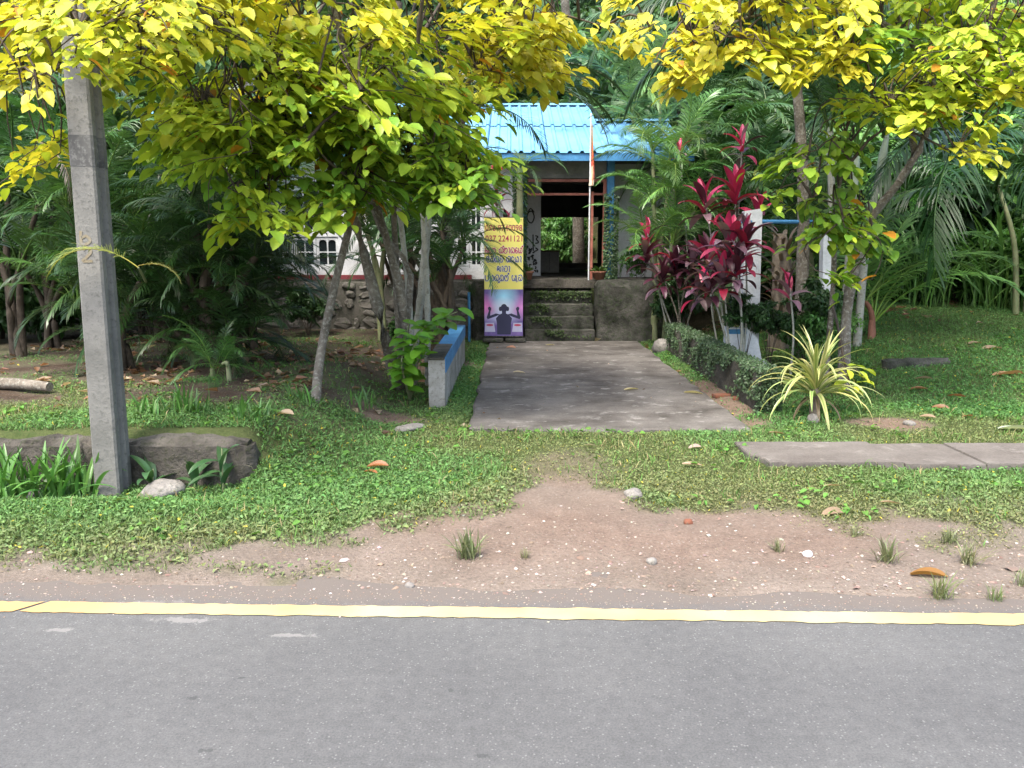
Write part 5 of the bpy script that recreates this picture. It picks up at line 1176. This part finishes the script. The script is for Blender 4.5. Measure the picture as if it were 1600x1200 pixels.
# ------------------------------------------------------------------ striped pandanus
PN = [strap_mesh("leaf", .75, .042, a0, a1, 10, .45, lambda s: min(1, .55 + s * 2) * (1 - s ** 3.2) + .02, ((.38, .58, .26), (1, 1, 1))) for a0, a1 in ((84, 45), (70, 0), (60, -45), (45, -80), (22, -88), (62, -70), (38, -45))]
bP = on_ground(1272, 652)
pn = empty("pandanus", bP, "yellow and green striped pandanus rosette at the corner of the driveway", "plant")
MB().tube([(0, 0, -.05), (0, 0, .26)], [.05, .04], 10).build("stem", M['dead'], pn)
for k in range(66):
    u = k / 65; me = PN[min(6, int([0, 1, 5, 2, 3, 4, 6][min(6, int(u * 7))]))]
    o = bpy.data.objects.new("leaf", me); o.location = (0, 0, .30 - .14 * u); o.rotation_euler = (random.uniform(-.25, .25), random.uniform(-.12, .12), k * 2.4 + random.uniform(-.3, .3)); o.scale = (random.uniform(.66, 1.0) * (.8 if u < .2 else 1),) * 3; o.color = (*pick((.34, .37, .14), .18), 1); link(o, pn)
for k in range(7):
    o = bpy.data.objects.new("dead_leaf", PN[4]); o.location = (0, 0, .18); o.rotation_euler = (0, .5, k * .9); o.scale = (.55, .7, .55); o.color = (.20, .14, .09, 1); link(o, pn)

# ------------------------------------------------------------------ sapling with bright leaves by the left parapet
def sapling(label, base, stems, n, L0, col, name="sapling"):
    root = empty(name, base, label, "plant"); B = Vector(base)
    for st_ in stems:
        pts = spline([Vector(p) - B for p in st_], 14); MB().tube(pts, [.012 - .0006 * i for i in range(14)], 6).build("stem", M['palm_stem'], root)
        for k in range(n):
            s = .18 + .82 * k / n; i = min(12, int(s * 13)); p = pts[i] + (pts[i + 1] - pts[i]) * (s * 13 - i)
            a_ = k * 2.4 + random.uniform(-.5, .5); d = Vector((math.cos(a_), math.sin(a_) * .8 - .3, random.uniform(-.5, .25)))
            put_leaf(random.choice(OVALS), p + Vector((random.uniform(-.06, .06), random.uniform(-.06, .06), random.uniform(-.04, .04))), d, (0, -.4, 1), L0 * random.uniform(.75, 1.25), pick(col, .25), root)
bS = gb(640, 7.7)
sapling("bright green sapling leaning over the left parapet", bS, [[bS, at(640, 560, 7.6), at(665, 510, 7.6), at(715, 487, 7.6)], [bS, at(632, 580, 7.5), at(645, 545, 7.4), at(660, 520, 7.4)], [bS, at(655, 560, 7.7), at(680, 520, 7.8), at(690, 490, 7.8)], [bS, at(630, 585, 7.4), at(628, 560, 7.4), at(640, 500, 7.5)]], 30, .15, (.14, .31, .025))
# dark broad-bladed weeds in front of the drain wall
WL = [strap_mesh("leaf", .32, .075, a0, a1, 8, .3) for a0, a1 in ((75, 10), (45, -35), (20, -50))]
for px, Y, n_, zz_, txt in ((235, 4.93, 5, .06, "dark broad-bladed weed just right of the utility pole's foot"), (300, 4.9, 5, .05, "dark broad-bladed weed in the middle of the drain wall"), (345, 4.85, 6, .2, "taller broad-bladed weed with a bare stalk at the end of the drain wall")):
    b = gb(px, Y); wr = empty("broad_weed", b, txt, "weed")
    MB().tube([(0, 0, -.02), (.01, 0, .08 + zz_)], [.007, .004], 6).build("stem", M['palm_stem'], wr)
    for k in range(n_): put_leaf(WL[k % 3], Vector((0, 0, (.03 + zz_ * k / n_))), (1, 0, 0), (0, 0, 1), random.uniform(.6, .95), pick((.04, .10, .035), .2), wr).rotation_euler = (random.uniform(-.2, .2), 0, k * 2.2 + px)
SB = [strap_mesh("blade", .36, .03, a0, a1, 7, .3) for a0, a1 in ((85, 40), (75, 5), (60, -35), (88, 65))]
for px, Y, n_, sc, txt in ((20, 4.75, 46, 1.0, "lush grass clump at the far left edge in front of the drain wall"), (75, 4.72, 46, 1.0, "lush grass clump between the left edge and the utility pole"), (120, 4.80, 40, .95, "lush grass clump touching the utility pole's left side"), (-40, 4.8, 36, 1.0, "lush grass clump cut by the left picture edge"), (240, 5.6, 26, .6, "leafy green tuft on top of the drain wall right of the pole"), (300, 5.7, 26, .65, "leafy green tuft in the middle of the drain wall's top"), (390, 5.5, 24, .6, "leafy green tuft beside the end of the drain wall"), (560, 6.9, 22, .6, "leafy green tuft at the foot of the leaning bare trunk"), (470, 6.3, 22, .5, "leafy green tuft left of the leaning bare trunk")):
    blade_clump(px, Y, n_, sc, (.075, .19, .035), txt, "lush_grass", SB, spread=.11)
FB = [strap_mesh("blade", .16, .007, a0, a1, 5, .2) for a0, a1 in ((85, 50), (70, 20), (55, 5), (88, 70))]
for px, py, sc, col, txt in ((728, 872, 1.0, (.13, .16, .07), "spiky grass tuft alone on the bare earth in front of the driveway"), (1385, 878, .85, (.15, .17, .08), "grass tuft on the bare verge left of the curled brown leaf"), (1470, 935, .8, (.15, .18, .07), "grass tuft right below the curled brown leaf"), (1515, 882, .8, (.16, .17, .08), "grass tuft on the bare verge right of the curled brown leaf"), (1555, 940, .5, (.13, .17, .06), "small grass tuft near the road edge at the right"), (1215, 862, .5, (.15, .16, .08), "sparse little tuft on the right half of the bare verge"), (820, 872, .4, (.16, .16, .08), "tiny sparse tuft right of the spiky grass tuft"), (1480, 848, .6, (.15, .18, .08), "grass tuft behind the curled brown leaf"), (1335, 838, .45, (.15, .17, .08), "small tuft at the lawn's edge above the verge"), (1600, 915, .6, (.15, .17, .08), "grass tuft cut by the right picture edge")):
    p = on_ground(px, py); root = empty("grass_tuft", (p.x, p.y, float(H(p.x, p.y))), txt, "grass tuft")
    for k in range(int(70 * sc ** .5)):
        o = bpy.data.objects.new("blade", random.choice(FB)); o.location = (random.gauss(0, .025 * sc), random.gauss(0, .02 * sc), -.006); o.rotation_euler = (random.uniform(-.2, .2), random.uniform(-.2, .2), random.uniform(0, 6.28)); o.scale = (sc * random.uniform(.55, 1.1),) * 3; o.color = (*pick(col), 1); link(o, root)

# ------------------------------------------------------------------ rocks, log, kerb, litter
def rock(px, py, wx, wy, wz, label, mat='rock', name="rock", seed=0, sink=.25, cat="rock"):
    r = np.random.default_rng(seed); p = on_ground(px, py); mb = MB(); n, mrows = 14, 7; v = []; f = []
    for i in range(mrows + 1):
        ph = math.pi * i / mrows
        for k in range(n):
            th = 2 * math.pi * k / n; d = np.array([math.sin(ph) * math.cos(th), math.sin(ph) * math.sin(th), math.cos(ph)])
            q = (abs(d) ** 2.6).sum() ** (-1 / 2.6); s_ = q * (.88 + .28 * float(vnoise(d[0] * 1.1 + seed, d[1] * 1.1 + d[2], 1.6)))
            v.append((d[0] * wx / 2 * s_, d[1] * wy / 2 * s_, d[2] * wz / 2 * s_))
    f = [(i * n + k, i * n + (k + 1) % n, (i + 1) * n + (k + 1) % n, (i + 1) * n + k) for i in range(mrows) for k in range(n)]
    o = mb.add(v, [q[::-1] for q in f], True).build(name, M[mat]); o.location = (p.x, p.y, float(H(p.x, p.y)) + wz * (.5 - sink)); o.rotation_euler[2] = seed
    return tag(o, label, cat)
rock(255, 776, .26, .2, .13, "flat pale grey rock at the foot of the drain wall right of the pole", seed=1); rock(52, 782, .12, .1, .1, "small grey rock half hidden in grass left of the pole", seed=2)
rock(1037, 550, .34, .3, .26, "pale boulder at the far end of the ivy-covered parapet", seed=3); rock(640, 672, .30, .15, .06, "flat pinkish stone lying on the grass left of the driveway", seed=4, sink=.2)
rock(990, 776, .13, .1, .06, "grey stone set in the grass in front of the driveway", seed=5); rock(1018, 880, .05, .04, .035, "small dark pebble on the bare earth", seed=6); rock(1262, 868, .05, .04, .03, "small white stone on the bare verge", 'white_wall', seed=7); rock(1075, 818, .05, .05, .035, "reddish stone at the top of the bare earth patch", 'brick', seed=8)
rock(640, 918, .045, .035, .03, "little tan stone near the road's yellow line", seed=9); rock(1270, 690 - 30, .12, .1, .1, "grey stone under the striped pandanus", seed=14); rock(1420, 664, .10, .06, .05, "pale stone on the lawn right of the pandanus", 'rock', seed=15)
lg = MB().tube(spline([(-.5, 0, 0), (0, .02, .02), (.45, -.05, .01)], 8), [.06, .058, .056, .05, .05, .045, .045, .04], 9).build("fallen_log", M['bark']); p = on_ground(10, 610); lg.location = (p.x, p.y, float(H(p.x, p.y)) + .04); lg.rotation_euler[2] = R(-8); tag(lg, "short grey log lying in the left yard", "log")
kb = rough_box(-.42, .42, -.08, .08, -.1, .10, .06, .02, "broken_kerb", M['mossy'], seed=41); p = on_ground(1432, 572); kb.location = (p.x, p.y, float(H(p.x, p.y))); kb.rotation_euler[2] = R(6); tag(kb, "broken mossy kerb block on the right lawn behind the pandanus", "kerb")
for k, (px, py, rz_) in enumerate(((1128, 619, .3), (1160, 624, -.2))):
    p = on_ground(px, py); bk = rough_box(-.1, .1, -.05, .05, 0, .05, .04, .005, "brick", M['brick'], seed=50 + k); bk.location = (p.x, p.y, float(H(p.x, p.y)) - .02); bk.rotation_euler[2] = rz_; tag(bk, ("red brick half sunk in the soil beside the driveway's right edge", "smaller red brick nearer to the pandanus beside the driveway")[k], "brick")
# heap of dead palm sheaths behind the gate
ds = empty("dead_palm_stump", gb(1215, 10.4), "grey fibrous dead palm stump behind the white gate post", "stump")
top_ = at(1205, 365, 10.4).z - ds.location.z
MB().tube(spline([(0, 0, -.05), (.02, 0, top_ * .5), (-.05, 0, top_)], 8), [.15, .14, .13, .14, .13, .13, .11, .08], 10).build("trunk", M['dead'], ds)
for k in range(70):
    a_ = k * 2.4; z_ = top_ * (.1 + .9 * k / 70)
    o = bpy.data.objects.new("dead_leaf_base", SB[k % 3]); o.location = (.09 * math.cos(a_), .09 * math.sin(a_), z_); o.rotation_euler = (random.uniform(-.3, .3), random.uniform(.0, .7), a_); o.scale = (.8, 1.8, .8); o.color = (*pick((.12, .095, .075), .4), 1); link(o, ds)
# pile of dead fronds by the stone wall
dp = empty("dead_frond", gb(425, 9.6), "pile of grey dead palm fronds on the ground by the palm clump", "dead fronds")
for k in range(5): put_frond(FR[3], Vector((random.uniform(-.2, .2), random.uniform(-.2, .2), .05)), random.uniform(-.5, .5), .4, (.22, .19, .16), dp, R(80) * random.choice((-1, 1)), R(35))
# hanging dead fronds on the left palms
for px, py, Y, txt in ((55, 260, 8.3, "withered grey frond hanging left of the utility pole"),):
    p = at(px, py - 40, Y); d_ = empty("dead_frond", p, txt, "dead frond")
    for k in range(3): put_frond(FR[4], Vector((0, 0, 0)), k * .5 - .4, .5, (.26, .23, .20), d_, 0, R(30))
yf = empty("yellowed_frond", at(216, 418, 4.66), "yellowing drooping palm frond hanging in front of the utility pole", "frond")
put_frond(FR[3], Vector((0, 0, 0)), R(186), .34, (.24, .28, .07), yf)
put_frond(FR[4], Vector((0, 0, .01)), R(10), .17, (.30, .30, .10), yf)
yo = yf.location; MB().tube(spline([Vector((0, 0, 0)), Vector(at(222, 428, 5.8)) - yo, Vector(at(228, 440, 7.6)) - yo], 12), [.006 + .0006 * i for i in range(12)], 6).build("petiole", M['palm_stem'], yf)

DL = [strap_mesh("fallen_leaf", .16, .06, 9, -14, 7, .5, twist=.5, mat=M['leaf_one']), strap_mesh("fallen_leaf", .15, .045, 4, -9, 7, .6, twist=-.4, mat=M['leaf_one']), strap_mesh("fallen_leaf", .14, .062, 10, -10, 7, .7, twist=.6, mat=M['leaf_one'])]
BR = (.26, .13, .06); TN = (.29, .21, .135); OR = (.30, .125, .05)
fl_ = [(1445, 900, 1.1, (.24, .12, .03), 2, "curled golden-brown leaf on the bare verge near the road"), (588, 735, 1.0, OR, 2, "curled orange leaf on the grass left of the bare earth"), (577, 742, .7, OR, 0, "small orange leaf touching the curled orange leaf"), (1300, 806, .9, TN, 0, "tan leaf standing at the lawn's lower edge"), (1387, 790, .7, TN, 1, "narrow tan leaf on the grass below the path slabs"), (1078, 730, .9, TN, 1, "tan leaf on the grass left of the path slabs"), (1297, 765, .7, TN, 1, "dull tan leaf on the grass between slabs and verge"), (985, 619, 1.1, (.48, .42, .24), 1, "pale leaf in the middle of the driveway"), (1080, 623, 1.3, (.55, .48, .27), 1, "long pale yellow leaf on the right of the driveway"), (925, 536, 2.6, (.50, .42, .28), 1, "long pale dry leaf at the foot of the steps"), (797, 550, .9, (.4, .2, .13), 0, "pinkish leaf on the driveway below the banner"), (858, 546, .9, (.45, .4, .3), 1, "pale leaf on the driveway below the first step"), (810, 590, 1.0, (.42, .36, .26), 1, "pale leaf near the left edge of the driveway"), (1445, 655, .8, TN, 0, "tan leaf on the lawn right of the pale stone"), (1490, 622, 1.1, OR, 1, "orange-brown leaf in the middle of the right lawn"), (1432, 612, 1.2, BR, 0, "upright brown leaf on the lawn beside the broken kerb"), (1465, 640, .9, BR, 0, "small brown leaf on the lawn below the upright one"), (1512, 655, .8, OR, 1, "reddish leaf on the lower right lawn"), (1550, 548, 1.9, TN, 1, "large pale forked leaf on the upper right lawn"), (1575, 590, 2.6, (.36, .2, .11), 1, "long brown leaf sheath on the lawn at the right edge"), (1525, 540, 1.5, TN, 1, "pale leaf strip on the upper lawn"), (1580, 674, 1.8, (.42, .46, .36), 1, "thin pale strip of leaf on the lawn above the slabs"), (1440, 595, 1.2, TN, 1, "thin tan leaf behind the upright brown leaf"), (445, 652, 1.0, (.48, .36, .25), 2, "pale curled leaf on the grass left of the driveway"), (660, 600, .8, BR, 0, "brown leaf by the golden tree's foot"), (1210, 680, .8, TN, 1, "tan leaf on the grass below the pandanus"), (1085, 705, .7, (.4, .3, .25), 0, "pinkish leaf on the grass below the driveway's corner"), (920, 700, .6, (.45, .4, .3), 1, "small pale leaf on the grass below the driveway")]
for px, py, sc, col, k, txt in fl_:
    p = on_ground(px, py); o = bpy.data.objects.new("fallen_leaf", DL[k]); zz_ = max(float(H(p.x, p.y)), .02 if (-.36 < p.x < 1.97 and 6.4 < p.y < 12.5) else -1)
    o.location = (p.x - .06 * sc, p.y, zz_ + (.006 if zz_ == .02 or p.y < yb(p.x) + .1 else .022)); o.rotation_euler = (random.uniform(-.4, .4), 0, random.uniform(-.5, .5)); o.scale = (sc, sc, sc); o.color = (*col, 1); link(o); tag(o, txt, "leaf")

# leaf litter (uncountable)
n = 5200; x = np.concatenate([rng.uniform(-6.5, -1.0, 3400), rng.uniform(2.6, 8, 1400), rng.uniform(-.4, 2.3, 400)]); y = np.concatenate([rng.uniform(6.0, 12.9, 3400), rng.uniform(10.5, 14, 1400), rng.uniform(6.6, 12.5, 400)])
k_ = ((vnoise(x, y, 1.6) > .58) & (rng.random(n) < .75)) | (rng.random(n) < .06); x, y = x[k_], y[k_]
k_ = ~((x > -.36) & (x < 1.97) & (rng.random(len(x)) < .85)); x, y = x[k_], y[k_]; n = len(x)
z = np.where((x > -.36) & (x < 1.97) & (y > 6.4) & (y < 12.55), .022, H(x, y)) + .008
th = rng.random(n) * 6.28; D = np.stack([np.cos(th), np.sin(th), rng.normal(.1, .2, n)], 1); ls = np.where((x > -.36) & (x < 1.97), .03, .11) * rng.uniform(.5, 1.3, n)
cb_ = np.array([(.22, .12, .07), (.30, .20, .13), (.13, .075, .045), (.36, .28, .2)])[rng.integers(0, 4, n)]
V, F4, C = leaf_batch(np.stack([x, y, z], 1), D, np.stack([rng.normal(0, .3, n), rng.normal(0, .3, n), np.ones(n)], 1), ls, ls * .42, jit(cb_, n, .3), .12, .2)
me = np_mesh("leaf_litter", V, F4, cols=C); me.materials.append(M['leaf']); tag(link(bpy.data.objects.new("leaf_litter", me)), "scattered dry brown leaves on the ground under the trees", "litter", kind="stuff")

# pebbles on the verge
n = 4200; x = rng.uniform(-3.5, 4.2, n); y = 3.30 + SL * x + np.abs(rng.normal(0, .55, n)); g_, _, _ = masks(x, y); k_ = (g_ < .55) & (rng.random(n) < .35 + .65 * sstep(-1.2, 0, x)); x, y = x[k_], y[k_]; n = len(x)
oct_ = np.array([(1, 0, 0), (0, 1, 0), (-1, 0, 0), (0, -1, 0), (0, 0, 1), (.7, .7, .5), (-.6, .7, .45)]); tri = np.array([(0, 5, 4), (5, 1, 4), (1, 6, 4), (6, 2, 4), (2, 3, 4), (3, 0, 4)])
ng = 2600; xg = rng.uniform(-3.2, 3.4, ng); yg = 3.24 + SL * xg + rng.normal(0, .07, ng); x = np.concatenate([x, xg]); y = np.concatenate([y, yg]); n = len(x)
sz = np.concatenate([rng.lognormal(-5.45, .5, n - ng), rng.lognormal(-6.2, .4, ng)])[:, None]; th = rng.random(n) * 6.28; rot = np.stack([np.cos(th), -np.sin(th), np.sin(th), np.cos(th)], 1).reshape(n, 2, 2)
base = oct_[None] * (1 + .25 * rng.standard_normal((n, 7, 3))) * sz[:, None] * np.array([1.2, .9, .7]); base[:, :, :2] = np.einsum('nij,nkj->nki', rot, base[:, :, :2])
V = base + np.stack([x, y, np.maximum(H(x, y), 0) + .001], 1)[:, None]; F3 = ((np.arange(n) * 7)[:, None, None] + tri[None]).reshape(-1, 3)
cp_ = np.array([(.27, .22, .18), (.22, .155, .12), (.34, .30, .26), (.15, .105, .08)])[rng.integers(0, 4, n)]
me = np_mesh("pebbles", V.reshape(-1, 3), F3=F3, cols=np.repeat(jit(cp_, n, .25), 7, 0)); m, t, b, o = nodes('pebble'); t.links.new(N(t, "ShaderNodeAttribute", attribute_name="Col").outputs["Color"], b.inputs["Base Color"]); b.inputs["Roughness"].default_value = .9; me.materials.append(m)
tag(link(bpy.data.objects.new("pebbles", me)), "small pale pebbles strewn over the bare verge", "pebbles", kind="stuff")

# grass: short blades and small round weeds
def scatter(n, x0, x1, y0, y1, power=1.0):
    x = rng.uniform(x0, x1, n); y = rng.uniform(y0, y1, n); g_, r_, h_ = masks(x, y)
    ok = rng.random(n) < g_ ** power
    ok &= ~((x > -.34) & (x < 1.95) & (y > 6.47) & (y < 12.6)) & ~((x > 1.71) & (y > 5.27) & (y < 5.84)) & ~((x > -.79) & (x < -.61) & (y > 7.3) & (y < 10.6)) & ~((x < -1.66) & (y > 4.98) & (y < 5.2))
    return x[ok], y[ok], g_[ok]
parts = [scatter(105000, -3.6, 3.6, 3.45, 5.1), scatter(85000, -4.2, 5.0, 5.1, 7.3), scatter(120000, 1.9, 8.5, 7.0, 13.2), scatter(26000, -6, -.2, 6.8, 12.8), scatter(9000, -.62, -.34, 6.6, 12.5)]
x = np.concatenate([p[0] for p in parts]); y = np.concatenate([p[1] for p in parts]); g_ = np.concatenate([p[2] for p in parts]); n = len(x)
z = H(x, y) - .004
lush = np.clip(sstep(.42, .72, vnoise(x, y, 1.1)) * .8 + .75 * sstep(6.3, 7.5, y), 0, 1); dry = np.clip(sstep(.9, .2, y - yb(x)) * (.5 + .8 * vnoise(x, y, 5)), 0, 1)
c_ = np.array((.165, .205, .082))[None] * (1 - lush[:, None]) + np.array((.10, .225, .068))[None] * lush[:, None]
c_ = c_ * (1 - .6 * dry[:, None]) + np.array((.20, .19, .10))[None] * .6 * dry[:, None]
col = jit(c_, n, .38, .12)
yl = rng.random(n) < .012; col[yl] = (.42, .38, .06)
isb = rng.random(n) < .72
D = np.stack([rng.normal(0, .45, n), rng.normal(0, .45, n), np.ones(n)], 1); Lb = rng.uniform(.022, .05, n) * (.6 + .7 * lush) * (.65 + .45 * g_)
Vb, F4b, F3b, Cb = blade_batch(np.stack([x, y, z], 1)[isb], D[isb], Lb[isb], rng.uniform(.004, .008, isb.sum()) * 1.0, rng.uniform(.3, 1.0, isb.sum()), col[isb])
nb = (~isb).sum(); th = rng.random(nb) * 6.28; Dl = np.stack([np.cos(th), np.sin(th), rng.normal(.15, .35, nb)], 1)
Pl = np.stack([x, y, z + .008 + .022 * rng.random(n) * (.4 + lush)], 1)[~isb]; Ll = rng.uniform(.014, .028, nb) * (.8 + .4 * lush[~isb])
Vl, F4l, Cl = leaf_batch(Pl, Dl, np.stack([rng.normal(0, .45, nb), rng.normal(-.2, .45, nb), np.ones(nb)], 1), Ll, Ll * .55, col[~isb], .2, .15)
# taller blades, seed stalks and broad weeds mixed in
xt, yt, gt = scatter(26000, -3.8, 6.5, 3.6, 11.5, 1.6); kt = vnoise(xt, yt, 3.7) > .5; xt, yt = xt[kt], yt[kt]; nt_ = len(xt)
ct = jit(np.where((rng.random(nt_) < .2)[:, None], np.array((.26, .23, .12)), np.array((.10, .20, .05))), nt_, .35)
Vt, F4t, F3t, Ct = blade_batch(np.stack([xt, yt, H(xt, yt) - .004], 1), np.stack([rng.normal(0, .3, nt_), rng.normal(0, .3, nt_), np.ones(nt_)], 1), rng.uniform(.05, .11, nt_), rng.uniform(.004, .008, nt_), rng.uniform(.4, 1.1, nt_), ct)
xw, yw, gw = scatter(9000, -3.8, 6.5, 3.7, 11.5, 1.5); kw = vnoise(xw, yw, 2.9) > .55; xw, yw = xw[kw], yw[kw]; nw = len(xw); th = rng.random(nw) * 6.28; lw_ = rng.uniform(.03, .06, nw)
Vw, F4w, Cw = leaf_batch(np.stack([xw, yw, H(xw, yw) + .015 + .02 * rng.random(nw)], 1), np.stack([np.cos(th), np.sin(th), rng.normal(.1, .3, nw)], 1), np.stack([rng.normal(0, .4, nw), rng.normal(0, .4, nw), np.ones(nw)], 1), lw_, lw_ * .6, jit((.10, .22, .045), nw, .3), .2, .15)
nB = len(Vb); F4b = np.concatenate([F4b, F4t + nB]); F3b = np.concatenate([F3b, F3t + nB]); Vb = np.concatenate([Vb, Vt]); Cb = np.concatenate([Cb, Ct])
F4l = np.concatenate([F4l, F4w + len(Vl)]); Vl = np.concatenate([Vl, Vw]); Cl = np.concatenate([Cl, Cw])
me = np_mesh("grass", np.concatenate([Vb, Vl]), np.concatenate([F4b, F4l + len(Vb)]), F3b, np.concatenate([Cb, Cl])); me.materials.append(M['grass'])
tag(link(bpy.data.objects.new("grass", me)), "short green grass and low weeds of the verge and lawn", "grass", kind="stuff")
